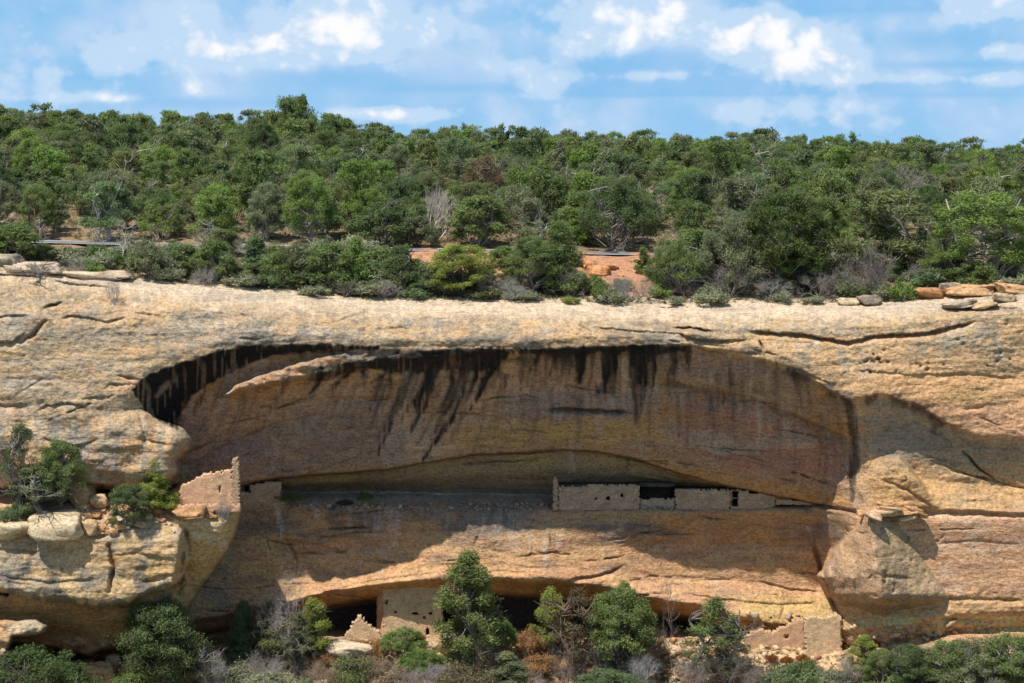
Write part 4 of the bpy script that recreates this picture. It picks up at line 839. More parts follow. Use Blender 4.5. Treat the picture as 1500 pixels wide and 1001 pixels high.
boulder(8, 396, 44, 22, 'dark fissured block at the left end of the rim', BGREY, 86, .5, flat=.7)
# loose rubble nobody could count
def rubble(name, spots, n, smin, smax, cols_, label, seed):
    r_ = np.random.RandomState(seed); VV, FF, CC = [], [], []; off = 0
    base = [rock_mesh(200+q, 1, 1, 1, 4, .7, .95) for q in range(8)]
    for k in range(n):
        x0, y0, x1, y1 = spots[r_.randint(len(spots))]; px = r_.uniform(x0, x1); py = r_.uniform(y0, y1); p = cliff_at(px, py)
        V, F = base[r_.randint(8)]; s_ = smin+(smax-smin)*r_.rand()**4; a = r_.rand()*6.28
        sc_ = np.array([s_*r_.uniform(.8, 1.5), s_*r_.uniform(.8, 1.3), s_*r_.uniform(.45, .9)])
        W = V*sc_; b_ = r_.randn()*.5; W = np.stack([W[:, 0]*math.cos(b_)-W[:, 2]*math.sin(b_), W[:, 1], W[:, 0]*math.sin(b_)+W[:, 2]*math.cos(b_)], -1); W = np.stack([W[:, 0]*math.cos(a)-W[:, 1]*math.sin(a), W[:, 0]*math.sin(a)+W[:, 1]*math.cos(a), W[:, 2]], -1)+np.array([p.x, p.y-.1, p.z+s_*.12])
        VV.append(W); FF.append(F+off); off += len(W); CC.append(np.tile(np.array(cols_[r_.randint(len(cols_))])*r_.uniform(.75, 1.15), (len(W), 1)))
    o = mesh_np(name, np.concatenate(VV), np.concatenate(FF), M_BOULD, colors=np.concatenate(CC)); tag(o, label, 'rubble', kind='stuff'); return o
rubble('shelf_rubble', [(590, 738, 812, 748), (680, 738, 812, 747), (420, 738, 600, 744), (938, 741, 990, 748)], 420, .12, .5, [(.34, .28, .22), (.42, .36, .29), (.26, .22, .18)], 'fallen building stones strewn along the shaded shelf', 1)
rubble('slope_rubble', [(470, 938, 700, 1000), (1040, 925, 1240, 1000), (1060, 900, 1180, 990), (240, 960, 480, 1000), (950, 930, 1060, 1000), (1230, 915, 1500, 960), (110, 970, 230, 1000)], 1500, .12, .85, [BPALE, BTAN, BTAN, (.6, .45, .3), BRED], 'loose fallen stones covering the slope below the cliff', 2)
rubble('ledge_rubble', [(120, 744, 262, 784), (0, 745, 120, 775), (255, 744, 350, 758)], 260, .1, .42, [BTAN, BRED, (.5, .34, .2)], 'loose stones scattered over the left ledge', 3)

# ================================================================== TREES AND SHRUBS
def tube(V, F, pts, rads, sides=4):
    """append a tapering limb to the vertex/face lists"""
    base = len(V); n = len(pts)
    for i, p in enumerate(pts):
        d = (pts[min(i+1, n-1)]-pts[max(i-1, 0)]); d = d/(np.linalg.norm(d)+1e-9)
        a = np.cross(d, [0.31, .95, .12]); a /= np.linalg.norm(a)+1e-9; b = np.cross(d, a)
        for k in range(sides):
            t = 2*math.pi*k/sides; V.append(p+rads[i]*(a*math.cos(t)+b*math.sin(t)))
    for i in range(n-1):
        for k in range(sides):
            k2 = (k+1) % sides; F.append((base+i*sides+k, base+i*sides+k2, base+(i+1)*sides+k2, base+(i+1)*sides+k))
def limb(r_, a, b, sag=.12, n=4, wig=.06):
    L = np.linalg.norm(b-a); pts = []
    for i in range(n+1):
        t = i/n; p = a*(1-t)+b*t; p = p+np.array([0, 0, -sag*L*4*t*(1-t)])
        if 0 < i < n: p = p+r_.randn(3)*wig*L
        pts.append(p)
    return pts
def leaves(r_, lobes, n_per, size, up=.35, squash=.8, fill=.25, drop=0.0):
    fill = fill+.15
    """leaf sprays spread through every lobe. lobes: (x, y, z, radius, tone)"""
    L = np.array(lobes); n = len(L)*n_per
    C_ = np.repeat(L[:, :3], n_per, 0); Rr = np.repeat(L[:, 3], n_per); tone = np.repeat(L[:, 4], n_per)
    d = r_.randn(n, 3); d[:, 2] += up*np.abs(r_.randn(n)); d /= np.linalg.norm(d, axis=1)[:, None]
    lump = 1+.30*np.sin(d[:, 0]*6+C_[:, 0]*9)*np.cos(d[:, 1]*6+d[:, 2]*4+C_[:, 2]*7)+.18*r_.randn(n)
    rad = Rr*lump*np.where(r_.rand(n) < fill, r_.rand(n)**.6, 1-.28*r_.rand(n)**1.6)
    p = C_+d*rad[:, None]*np.array([1, 1, squash]); p[:, 2] -= drop*r_.rand(n)*Rr
    nr_ = .8*d+.8*r_.randn(n, 3); nr_[:, 2] += .55; nr_[:, 1] -= .0; nr_ /= np.linalg.norm(nr_, axis=1)[:, None]
    t1 = d*.8+r_.randn(n, 3)*.55+np.array([0, 0, .6]); t1 = t1-nr_*(t1*nr_).sum(1)[:, None]; t1 /= np.linalg.norm(t1, axis=1)[:, None]; t2 = np.cross(nr_, t1)
    s1 = size*(.6+.8*r_.rand(n))[:, None]*1.12; s2 = s1*(.26+.26*r_.rand(n))[:, None]
    V = np.stack([p-t1*s1*.6, p+t2*s2*.55-t1*.1*s1, p+t1*s1*.75, p-t2*s2*.5], 1).reshape(-1, 3)
    F = np.arange(n*4).reshape(n, 4)
    col = (tone*(.82+.36*r_.rand(n)))[:, None]*np.array([1, 1, 1])+(r_.rand(n, 1)**7)*np.array([.3, .18, 0])
    return V, F, np.repeat(col, 4, 0)
def lobes_for(form, r_, W, H, n, lr):
    L = []
    for k in range(n):
        if form == 'round':
            th = r_.rand()*6.28; zz = r_.rand()**.8; rr = math.sqrt(max(0, 1-(zz*1.02-.38)**2/.42))*math.sqrt(r_.rand()**.55)
            x, y = math.cos(th)*rr*W*.5*.82, math.sin(th)*rr*W*.5*.82; z = H*(.2+.70*zz)
        elif form == 'broad':
            th = r_.rand()*6.28; rr = r_.rand()**.5; zz = 1-rr**2.2*.55-r_.rand()*.38; x, y = math.cos(th)*rr*W*.45, math.sin(th)*rr*W*.45; z = H*(.08+.80*zz)
        elif form == 'cone':
            zz = r_.rand()**1.25; th = r_.rand()*6.28; rr = (1-zz)**.75*(.35+.65*r_.rand()); x, y = math.cos(th)*rr*W*.45, math.sin(th)*rr*W*.45; z = H*(.10+.82*zz)
        elif form == 'column':
            zz = r_.rand(); th = r_.rand()*6.28; env = (1-zz**3)*min(1, .45+zz*2.0); rr = env*math.sqrt(r_.rand()); x, y = math.cos(th)*rr*W*.42, math.sin(th)*rr*W*.42; z = H*(.18+.76*zz)
        elif form == 'layered':
            lay_ = r_.randint(5); zz = (lay_+.3*r_.rand())/5; th = r_.rand()*6.28; rr = (.55+.45*math.sin(lay_*2.1+1))*(r_.rand()**.5); x, y = math.cos(th)*rr*W*.48, math.sin(th)*rr*W*.48; z = H*(.28+.66*zz)
        else:                                                     # low bush
            th = r_.rand()*6.28; rr = r_.rand()**.5; x, y = math.cos(th)*rr*W*.42, math.sin(th)*rr*W*.42; z = H*(.25+.45*(1-rr)*r_.rand()+.2*r_.rand())
        L.append((x, y, z, lr*(.65+.7*r_.rand()), .72+.5*r_.rand()))
    return L
def recurse(V, F, r_, p, d, L, rad, depth, spread=.6, kids=3, upb=.15, droop=0.0, seg=3):
    pts = [p]; q = p; dd = d
    for i in range(seg):
        dd = dd+r_.randn(3)*.18+np.array([0, 0, upb*.25-droop*.3]); dd = dd/np.linalg.norm(dd); q = q+dd*L/seg; pts.append(q)
    tube(V, F, pts, [rad*(1-.45*i/seg) for i in range(seg+1)], 4 if depth > 1 else 3)
    if depth <= 0: return
    for k in range(kids+(r_.rand() < .5)):
        t = .35+.65*r_.rand(); b = pts[min(seg, max(1, int(t*seg+.5)))]
        nd = dd+r_.randn(3)*spread; nd[2] += upb-droop; nd = nd/np.linalg.norm(nd)
        recurse(V, F, r_, b, nd, L*(.55+.25*r_.rand()), rad*.55, depth-1, spread, kids, upb, droop, seg)
def tree_proto(form, seed, H, W, nl, lr, n_per, leaf, stems=1, lean=0.0, bare=0, fill=.25, squash=.8, up=.35, drop=0, trunk_r=None):
    """meshes (trunk, crown) of one tree standing at the origin"""
    r_ = np.random.RandomState(seed); L = lobes_for(form, r_, W, H, nl, lr); V, F = [], []
    tr = trunk_r or .028*H
    tops = []
    for s_ in range(stems):
        a = r_.rand()*6.28; off = np.array([math.cos(a), math.sin(a), 0])*(.06*W if stems > 1 else 0)
        top = np.array([lean*H+off[0]*5, off[1]*5, H*.84]); pts = limb(r_, off, top, 0, 6, .035); tube(V, F, pts, [tr*(1.15-i/6*.95)/(stems**.4) for i in range(7)], 6); tops.append(pts)
    for (x, y, z, rr, t) in L:
        c_ = np.array([x+lean*z, y, z]); pts = tops[r_.randint(len(tops))]; zz = max(.12*H, z-.35*math.hypot(x, y)-.05*H); i = min(5, max(0, int(zz/(.84*H)*6))); t_ = pts[i]
        tube(V, F, limb(r_, t_, c_, .05, 3, .07), [tr*.34, tr*.26, tr*.17, tr*.07], 3)
    for k in range(bare):
        a = r_.rand()*6.28; i = r_.randint(1, 6); d = np.array([math.cos(a), math.sin(a), .2+.6*r_.rand()]); recurse(V, F, r_, tops[0][i], d/np.linalg.norm(d), W*.3, tr*.22, 2, .55, 2)
    L = [(x+lean*z, y, z, rr, t) for (x, y, z, rr, t) in L]
    LV, LF, LC = leaves(r_, L, n_per, leaf, up, squash, fill, drop)
    return np.array(V), np.array([f for f in F]), LV, LF, LC
PROTO = {}
def proto_meshes(key, *a, **k):
    if key not in PROTO:
        V, F, LV, LF, LC = tree_proto(*a, **k)
        o1 = mesh_np('trunk', V, F, M_BARK, smooth=True); o2 = mesh_np('crown', LV, LF, M_LEAF, colors=LC)
        PROTO[key] = (o1.data, o2.data, float(LV[:, 2].max()), float(np.percentile(LV[:, 0], 98)-np.percentile(LV[:, 0], 2)), V[:, 2].min())
        bpy.data.objects.remove(o1); bpy.data.objects.remove(o2)
    return PROTO[key]
def place_tree(key, loc, sx, sz, rz, col, bark, label, cat, group=None, name='juniper_tree'):
    me1, me2 = PROTO[key][:2]
    r_ = empty(name, loc, rz); r_.scale = (sx, sx, sz); tag(r_, label, cat, group)
    for nm, me, c_ in (('trunk', me1, bark), ('crown', me2, col)):
        o = bpy.data.objects.new(nm, me); COL.objects.link(o); o.parent = r_; o.color = (*c_, 1)
    return r_
def branchy(name, loc, H, W, seed, col, label, cat, group=None, depth=4, kids=3, stems=5, spread=.6, upb=.15, droop=0, rad=.03, flat=1.0, rz=0, trunk=False):
    """leafless shrub or snag: one branching mesh"""
    r_ = np.random.RandomState(seed); V, F = [], []
    if trunk:
        top = np.array([.08*H*r_.randn(), 0, H]); pts = limb(r_, np.zeros(3), top, 0, 6, .04); tube(V, F, pts, [rad*2.2*(1-.8*i/6) for i in range(7)], 6)
        for k in range(stems*2):
            i = r_.randint(2, 7); a = r_.rand()*6.28; recurse(V, F, r_, pts[i], np.array([math.cos(a)*.9, math.sin(a)*.5, .5]), H*.22, rad*.7, depth-2, spread, kids, upb, droop)
    else:
        for k in range(stems):
            a = 6.28*k/stems+r_.rand(); d = np.array([math.cos(a)*.8, math.sin(a)*.6, .55+.7*r_.rand()]); d /= np.linalg.norm(d)
            recurse(V, F, r_, np.zeros(3), d, H*.42, rad, depth, spread, kids, upb, droop)
    V = np.array(V); w_ = np.percentile(np.abs(V[:, 0]), 97)*2; h_ = np.percentile(V[:, 2], 98)
    V = V*np.array([W/w_, W/w_*flat, H/max(h_, .1)])
    F4 = np.array(F); o = mesh_np(name, V, F4, M_BARK); o.location = loc; o.rotation_euler = (0, 0, rz); o.color = (*col, 1); tag(o, label, cat, group); return o

# tones (crown base colours)
T_DARK = (.135, .175, .078); T_MID = (.190, .238, .092); T_YEL = (.30, .33, .09); T_GREY = (.225, .245, .145); T_BLUE = (.175, .225, .118); T_OLIVE = (.195, .212, .098); T_SAGE = (.30, .305, .215); T_BRIGHT = (.21, .285, .085)
B_GREY = (.24, .215, .19); B_DARK = (.11, .09, .075); B_PALE = (.52, .46, .39); B_BRN = (.20, .14, .10)
# prototype forest trees
for k in range(4): proto_meshes(('round', k), 'round', 300+k, 5.2, 4.6, 60, .50, 170, .175, stems=1+k % 2, bare=k)
for k in range(3): proto_meshes(('broad', k), 'broad', 320+k, 4.2, 5.4, 66, .50, 160, .175, stems=2+k % 2, bare=2)
for k in range(2): proto_meshes(('cone', k), 'cone', 340+k, 5.6, 3.4, 46, .42, 160, .165)
for k in range(3): proto_meshes(('layered', k), 'layered', 350+k, 5.8, 4.8, 46, .46, 160, .17, stems=1+k % 2, bare=5, fill=.2)
for k in range(2): proto_meshes(('thin', k), 'round', 360+k, 4.8, 4.2, 44, .45, 75, .15, stems=2, bare=9, fill=.4)
for k in range(3): proto_meshes(('bush', k), 'bush', 370+k, 1.3, 1.8, 22, .28, 110, .12, stems=3, squash=.9)
for k in range(2): proto_meshes(('column', k), 'column', 380+k, 5.6, 2.8, 40, .38, 170, .15, stems=1, bare=3)
for k in range(3): proto_meshes(('nround', k), 'round', 400+k, 6.0, 4.8, 90, .40, 300, .10, stems=1+k, bare=5)
for k in range(2): proto_meshes(('ncone', k), 'cone', 410+k, 5.6, 3.4, 110, .36, 270, .095, bare=3)
for k in range(3): proto_meshes(('ncol', k), 'column', 420+k, 7.0, 3.0, 74, .33, 280, .095, stems=1+k % 2, bare=9, squash=1.1)
for k in range(2): proto_meshes(('nsparse', k), 'column', 430+k, 7.0, 3.4, 60, .30, 130, .095, stems=2, bare=16, fill=.5, squash=1.0)
for k in range(3): proto_meshes(('nbush', k), 'bush', 440+k, 1.6, 2.4, 46, .24, 190, .075, stems=4, squash=.9)
for k in range(2): proto_meshes(('nbroad', k), 'broad', 450+k, 4.5, 6.0, 96, .40, 280, .10, stems=3, bare=5)
UW = {'nround': 'dense rounded', 'nbroad': 'wide', 'round': 'rounded', 'broad': 'spreading', 'cone': 'pointed', 'layered': 'open-branched', 'thin': 'thin see-through', 'bush': 'low', 'column': 'narrow'}
def put(kind, k, px, py, hpx, wpx, tone, label, cat='tree', bark=B_GREY, group=None, name='juniper_tree', rz=None, where='top', off=0.0):
    key = (kind, k); me = PROTO[key]; p = top_pt(px, py) if where == 'top' else cliff_at(px, py)
    sc = p.y/FPX; sz = hpx*sc/me[2]; sx = wpx*sc/me[3]
    return place_tree(key, p+Vector((0, off, -.06)), sx, sz, rz if rz is not None else (px*1.7+py) % 6.28, tone, bark, label, cat, group, name)

# hand-placed trees and shrubs between the rim and the road, and just behind it
put('round', 0, 22, 384, 62, 60, T_MID, 'bright bushy juniper at the left edge above the rim')
put('broad', 0, 217, 409, 62, 58, T_GREY, 'grey-green juniper on the rim right of the pale dead tree')
put('round', 1, 272, 403, 48, 48, T_MID, 'small round juniper standing in front of the pale road line at left')
put('round', 2, 314, 414, 66, 56, T_MID, 'dark-stemmed juniper on the left rim with its trunk showing')
put('cone', 0, 374, 413, 70, 46, T_BLUE, 'bluish pointed juniper on the left rim')
put('broad', 1, 408, 420, 62, 50, T_MID, 'spreading juniper behind the orange stone on the rim')
put('round', 3, 444, 422, 70, 50, T_GREY, 'grey-green juniper above the first dip of the rim')
put('round', 0, 482, 429, 78, 56, T_MID, 'upright juniper on the rim left of the sage clump')
put('cone', 1, 521, 430, 86, 44, T_BRIGHT, 'bright green pointed juniper at the left end of the white road line')
put('round', 1, 592, 431, 78, 52, T_DARK, 'dark juniper on the rim in front of the white road line')
put('broad', 2, 634, 432, 52, 50, T_GREY, 'low grey-green juniper tucked against the yellow-green one')
put('nround', 2, 676, 434, 80, 84, T_YEL, 'yellow-green rounded juniper, the most yellow tree on the rim', bark=B_DARK)
put('nround', 0, 778, 434, 92, 62, T_MID, 'left half of the big pair of junipers in front of the red bank')
put('ncone', 0, 818, 430, 112, 66, T_MID, 'tall right half of the big pair of junipers in front of the red bank')
put('bush', 0, 873, 431, 32, 26, T_BRIGHT, 'small bright green shrub below the red boulders', 'shrub', name='shrub')
put('cone', 1, 942, 400, 40, 30, T_MID, 'small lone pointed juniper standing on the red bank')
put('bush', 1, 968, 437, 22, 28, T_BRIGHT, 'small bright shrub on the rim right of the grey dead shrub', 'shrub', name='shrub')
put('nbroad', 1, 990, 430, 84, 76, T_MID, 'bushy juniper on the rim at the right end of the red bank')
put('layered', 0, 1022, 345, 98, 58, T_DARK, 'tall dark open tree standing high behind the rim junipers')
put('round', 0, 1020, 412, 82, 62, T_MID, 'mid green juniper between the red bank and the big grey-green pair')
put('nbroad', 0, 1078, 428, 126, 108, T_GREY, 'large grey-green spreading tree, left of the pair on the right rim')
put('nround', 0, 1150, 428, 152, 120, (.105, .135, .048), 'largest olive-green dome tree on the right rim')
put('nround', 2, 1174, 430, 84, 70, T_BRIGHT, 'small bright juniper at the foot of the largest dome tree', bark=B_DARK)
put('layered', 1, 1294, 402, 130, 104, T_OLIVE, 'dark olive layered pinyon right of the largest dome tree')
put('nround', 1, 1440, 414, 138, 128, T_BRIGHT, 'large bright rounded juniper at the right above the rusty blocks', bark=B_PALE)
put('nbroad', 0, 1392, 414, 68, 74, T_MID, 'darker juniper at the left foot of the large bright one')
put('round', 0, 1430, 424, 46, 46, T_MID, 'small juniper right in front of the large bright one')
put('bush', 2, 1322, 446, 36, 36, T_BRIGHT, 'green and brown shrub on the rim right of the dead branches', 'shrub', name='shrub')
put('nbroad', 1, 906, 369, 116, 108, T_DARK, 'big dark tree with a forked trunk behind the road', bark=B_GREY)
put('cone', 0, 846, 360, 58, 42, T_BRIGHT, 'bright pointed juniper left of the big forked dark tree')
put('broad', 0, 561, 361, 74, 96, T_DARK, 'dark broad pinyon standing behind the left end of the white road line')
put('round', 3, 700, 360, 78, 76, T_MID, 'green juniper behind the road right of the white snag')
put('thin', 0, 711, 300, 74, 58, (.17, .11, .075), 'reddish-brown dying tree in the middle of the forest', bark=(.30, .22, .17))
put('thin', 1, 745, 335, 44, 56, (.13, .10, .055), 'brownish thin-crowned tree below the reddish dying one')
put('broad', 2, 430, 219, 84, 66, T_MID, 'tallest skyline tree, standing above all others left of the middle')
for k, (px, py, h, w_, tn, lb) in enumerate([(141, 380, 24, 30, T_BLUE, 'blue-green shrub on the rim left of the pale dead tree'), (139, 408, 24, 26, T_BRIGHT, 'bright shrub at the edge of the thin pale caprock slab'), (188, 420, 16, 14, T_SAGE, 'tiny grey shrub beside the dead bush on the cliff face'),
        (551, 434, 26, 46, T_OLIVE, 'olive low shrub on the rim left of the middle'), (836, 449, 13, 26, T_YEL, 'tiny yellow-green shrub on the bare rim edge'), (897, 448, 28, 40, T_SAGE, 'pale sage clump on the rim below the red bank'), (880, 444, 30, 24, T_MID, 'green shrub left of the pale sage clump'),
        (1040, 449, 28, 46, T_SAGE, 'sage shrub on the bare rim below the grey brush'), (1146, 443, 22, 30, T_SAGE, 'sage shrub at the foot of the large dome tree'), (988, 451, 16, 24, T_SAGE, 'small sage shrub alone on the rim edge'), (1190, 446, 16, 28, T_SAGE, 'low sage shrub right of the large dome tree foot'),
        (1300, 440, 26, 40, T_SAGE, 'grey sage shrub right of the dead branches'), (1352, 400, 46, 60, T_SAGE, 'pale sage thicket between the layered pinyon and the bright juniper'), (1492, 440, 26, 44, T_SAGE, 'sage shrub on the orange rim block at the right edge'), (1455, 421, 22, 30, T_SAGE, 'small sage shrub on the right rim outcrop'),
        (250, 412, 22, 40, T_SAGE, 'sage shrub at the foot of the small round juniper'), (355, 420, 22, 50, T_SAGE, 'sage clump on the left rim below the bluish juniper'), (462, 436, 20, 44, T_SAGE, 'sage clump at the rim left of the middle'), (715, 440, 18, 44, T_OLIVE, 'low olive shrub right of the yellow-green juniper'),
        (768, 441, 18, 36, T_SAGE, 'sage shrub under the big pair of junipers'), (606, 438, 20, 46, T_BLUE, 'blue-green shrub under the dark rim juniper'), (80, 386, 26, 40, T_SAGE, 'sage shrub on the far left rim'), (1090, 398, 40, 60, T_GREY, 'grey-green shrub under the large grey-green tree'), (1240, 392, 40, 50, T_OLIVE, 'olive shrub between the dome tree and the layered pinyon')]):
    put('bush', k % 3, px, py, h, w_, tn, lb, 'shrub', name='shrub', where='top')
rq = random.Random(31); scr = []
for k in range(400):
    px = rq.uniform(-10, 1510); py = rq.uniform(374, 436)
    if py > float(rimY(px))-4 or py < 372: continue
    if (600 < px < 735 and py < 412) or (835 < px < 965 and py < 420): continue
    if any(abs(px-q[0]) < 15 and abs(py-q[1]) < 9 for q in scr): continue
    if len(scr) < 116: scr.append((px, py))
scr.sort(); seen = {}
SCN = [('pale sage', T_SAGE), ('grey-green', T_GREY), ('mid green', T_MID), ('olive', T_OLIVE), ('bluish green', T_BLUE)]
pick = [(px, py, *rq.choice(SCN)) for px, py in scr]
for px, py, nm_, tn in pick: seen.setdefault((nm_, px//250, py < 402), []).append((px, py, tn))
for (nm_, c_, hi_), qs in seen.items():
    for i, (px, py, tn) in enumerate(qs):
        pos = ['at the far left', 'left of centre-left', 'just left of centre', 'just right of centre', 'towards the right', 'at the far right'][int(max(0, min(5, c_)))]
        lb = '%s scrub bush %s, %s%s' % (nm_, 'by the road' if hi_ else 'near the rim edge', pos, (', '+['leftmost', 'second', 'third', 'fourth', 'fifth', 'sixth', 'seventh', 'eighth'][min(i, 7)]+' of its colour') if len(qs) > 1 else '')
        h = rq.uniform(20, 40)*(1.0 if px < 560 or px > 960 else .8)
        if nm_ in ('mid green', 'olive') and rq.random() < .5: put('round', rq.randrange(4), px, py, h*1.25, h*1.2, tn, lb, 'shrub', name='shrub', group='scrub along the rim')
        else: put('bush', rq.randrange(3), px, py, h, h*rq.uniform(1.2, 2), tn, lb, 'shrub', name='shrub', group='scrub along the rim')
def dead(px, py, h, w_, seed, col, label, where='top', **k):
    p = top_pt(px, py) if where == 'top' else cliff_at(px, py); sc = p.y/FPX
    return branchy(k.pop('name', 'dead_shrub'), p+Vector((0, k.pop('off', 0), -.05)), h*sc, w_*sc, seed, col, label, k.pop('cat', 'dead shrub'), **k)
GB = (.30, .265, .24)
dead(178, 390, 68, 40, 1, B_PALE, 'pale bare dead tree on the left rim', name='dead_tree', cat='dead tree', trunk=True, depth=4, stems=6, rad=.07)
dead(640, 356, 78, 62, 2, B_PALE, 'white many-stemmed dead snag behind the road left of the middle', name='dead_tree', cat='dead tree', depth=4, stems=5, rad=.12, upb=.35, spread=.45)
dead(168, 447, 40, 30, 3, GB, 'round grey dead bush clinging to the face of the left cliff', where='cliff', depth=5, stems=7, kids=3, rad=.03)
dead(60, 406, 22, 66, 4, GB, 'flat tangle of grey dead branches on the left rim slabs', where='cliff', depth=4, rad=.05)
dead(924, 443, 38, 66, 5, GB, 'grey leafless shrub below the red bank', depth=5, stems=7, rad=.035)
dead(724, 436, 34, 76, 6, (.33, .29, .26), 'grey dead brush pile right of the yellow-green juniper', depth=5, stems=6, rad=.04)
dead(1070, 436, 46, 90, 7, GB, 'wide grey leafless thicket on the rim below the large grey-green tree', depth=5, stems=8, rad=.035)
dead(1112, 434, 40, 60, 17, GB, 'grey twiggy shrub at the trunk of the large dome tree', depth=5, stems=7, rad=.03)
dead(1276, 436, 72, 96, 8, (.22, .19, .175), 'big dark tangle of dead branches on the right rim', depth=5, stems=8, rad=.06)
dead(1222, 430, 30, 90, 9, B_GREY, 'fallen grey branches spread along the right rim', depth=4, stems=6, rad=.05)
dead(840, 436, 40, 60, 10, GB, 'grey bare brush between the big pair of junipers and the sage', depth=5, stems=7, rad=.03)
dead(365, 384, 44, 44, 11, (.40, .36, .32), 'whitish bare brush behind the left rim junipers', depth=4, stems=5, rad=.05)
dead(790, 362, 60, 30, 12, B_PALE, 'pale curved dead trunk behind the road near the middle', name='dead_tree', cat='dead tree', trunk=True, depth=3, stems=2, rad=.14)
dead(1335, 330, 86, 70, 13, (.30, .26, .24), 'leafless grey tree among the junipers at the upper right', name='dead_tree', cat='dead tree', trunk=True, depth=5, stems=9, rad=.09)
dead(652, 430, 40, 44, 14, B_GREY, 'grey dead stems under the yellow-green juniper', depth=4, rad=.04)
dead(110, 402, 26, 50, 15, GB, 'small grey twiggy shrub behind the thin pale caprock', depth=5, rad=.03)
dead(505, 436, 26, 40, 16, B_GREY, 'grey brush at the rim beside the bright pointed juniper', depth=4, rad=.03)

# the pinyon and juniper forest over the mesa: every crown one can tell apart is a tree of its own
rf = random.Random(77)
cand = []
Yv = 233.0; row = 0
hand = [(22, 384), (217, 409), (561, 361), (700, 360), (846, 360), (906, 369), (1022, 345), (711, 300), (745, 335), (430, 219), (640, 356), (1335, 330)]
handw = [top_pt(*h) for h in hand]
while Yv < 350:
    sp = 6.1 if Yv < 285 else 4.5
    xw = (760/FPX*Yv)+6; x = -xw+rf.uniform(0, sp)
    while x < xw:
        X = x+rf.uniform(-1.2, 1.2); Y = Yv+rf.uniform(-1.5, 1.5)
        if all((X-h.x)**2+((Y-h.y)*1.2)**2 > 11 for h in handw): cand.append((X, Y))
        x += sp*rf.uniform(.8, 1.25)
    Yv += 5.4 if Yv < 290 else 4.8
kinds = ['round']*4+['broad']*3+['nround']*3+['nbroad']*3+['cone']*2+['layered']*4+['thin']*1
tones = [('dark green', T_DARK, 3), ('mid green', T_MID, 5), ('grey-green', T_GREY, 4), ('olive', T_OLIVE, 2), ('bluish green', T_BLUE, 3), ('bright green', T_BRIGHT, 3)]
tw = [t for t in tones for _ in range(t[2])]
specs = []
for X, Y in cand:
    px = 750+X/Y*FPX; kd = rf.choice(kinds); tn = rf.choice(tw); k = rf.randrange({'round': 4, 'broad': 3, 'cone': 2, 'layered': 3, 'thin': 2, 'nround': 3, 'nbroad': 2}[kd]); s_ = (rf.choice([rf.uniform(.8, 1.1), rf.uniform(1.05, 1.6)]) if Y < 300 else rf.uniform(.95, 1.25))*(.85 if kd == 'nround' else 1)
    if kd == 'cone': s_ *= .85
    specs.append([X, Y, px, kd, tn, k, s_, rf.uniform(0, 6.28)])
specs.sort(key=lambda q: q[1])
near, far = specs[:292], specs[292:]
def zone(Y): return 'just behind the road' if Y < 241 else 'in the lower forest' if Y < 258 else 'at mid forest slope' if Y < 280 else 'in the upper forest'
def third(px): return 'left' if px < 500 else 'central' if px < 1000 else 'right'
counts = {}
ORD = ['leftmost', 'second from left', 'third from left', 'fourth from left', 'fifth from left', 'sixth from left', 'seventh from left', 'eighth from left', 'ninth from left', 'tenth from left']
near.sort(key=lambda q: q[2])
for q in near: counts.setdefault((UW[q[3]], q[4][0], zone(q[1]), third(q[2])), []).append(q)
for (fw, tnm, zn, th), qs in counts.items():
    for i, q in enumerate(qs):
        X, Y, px, kd, tn, k, s_, rz = q
        sp_ = 'pinyon' if kd in ('layered', 'cone') else 'juniper'
        lb = '%s %s %s %s, %s third' % (fw.replace('thin see-through', 'thin'), tnm, sp_, zn, th)
        if len(qs) > 1: lb += ', ' + ORD[min(i, 9)]
        jv = rf.uniform(.82, 1.18); jit = tuple(c_*jv*rf.uniform(.96, 1.04) for c_ in tn[1])
        place_tree((kd, k), (X, Y, float(top_z(px, Y))-.1), s_*rf.uniform(.92, 1.1), s_*rf.uniform(.85, 1.15), rz, jit, rf.choice([B_GREY, B_GREY, B_PALE, B_BRN]), lb, 'tree', 'trees of the mesa-top forest', sp_+'_tree')
# the crowns beyond those, showing only as a ragged edge under the sky
for k, (px, py, h, w_, lb) in enumerate([(95, 262, 34, 26, 'pale leafless tree in the upper left of the forest'), (225, 300, 50, 30, 'pale bare trunk standing in the left part of the forest'), (345, 255, 36, 30, 'grey leafless crown in the upper forest left of the tallest skyline tree'), (455, 262, 62, 34, 'white forked trunk below the tallest skyline tree'),
        (300, 352, 46, 34, 'bare grey tree just behind the road at the left'), (60, 350, 46, 24, 'thin bare trunk behind the road at the far left'), (520, 300, 50, 36, 'grey dead tree in the forest left of the white snag'), (600, 262, 40, 30, 'grey leafless top above the white snag'), (870, 300, 70, 40, 'pale bare tree above the big forked dark tree'),
        (1075, 292, 50, 36, 'grey snag in the forest above the large grey-green tree'), (1190, 205, 22, 30, 'brownish bare crown poking above the skyline at the right'), (1250, 280, 46, 34, 'bare branches between the dome tree and the upper right snag'), (1425, 225, 34, 16, 'thin wispy tree rising above the skyline at the far right'), (1410, 300, 40, 34, 'grey snag above the large bright juniper'), (960, 330, 60, 30, 'pale leaning trunk right of the big forked dark tree'), (160, 335, 44, 40, 'silvery dead crown in the forest above the pale rim snag')]):
    dead(px, py+14, h, w_, 60+k, [B_PALE, (.36, .32, .28), (.30, .25, .22)][k % 3], lb, name='dead_tree', cat='dead tree', trunk=True, depth=4, stems=6, rad=.09, group='bare trees standing in the forest')
VV, FF, CC, off = [], [], [], 0
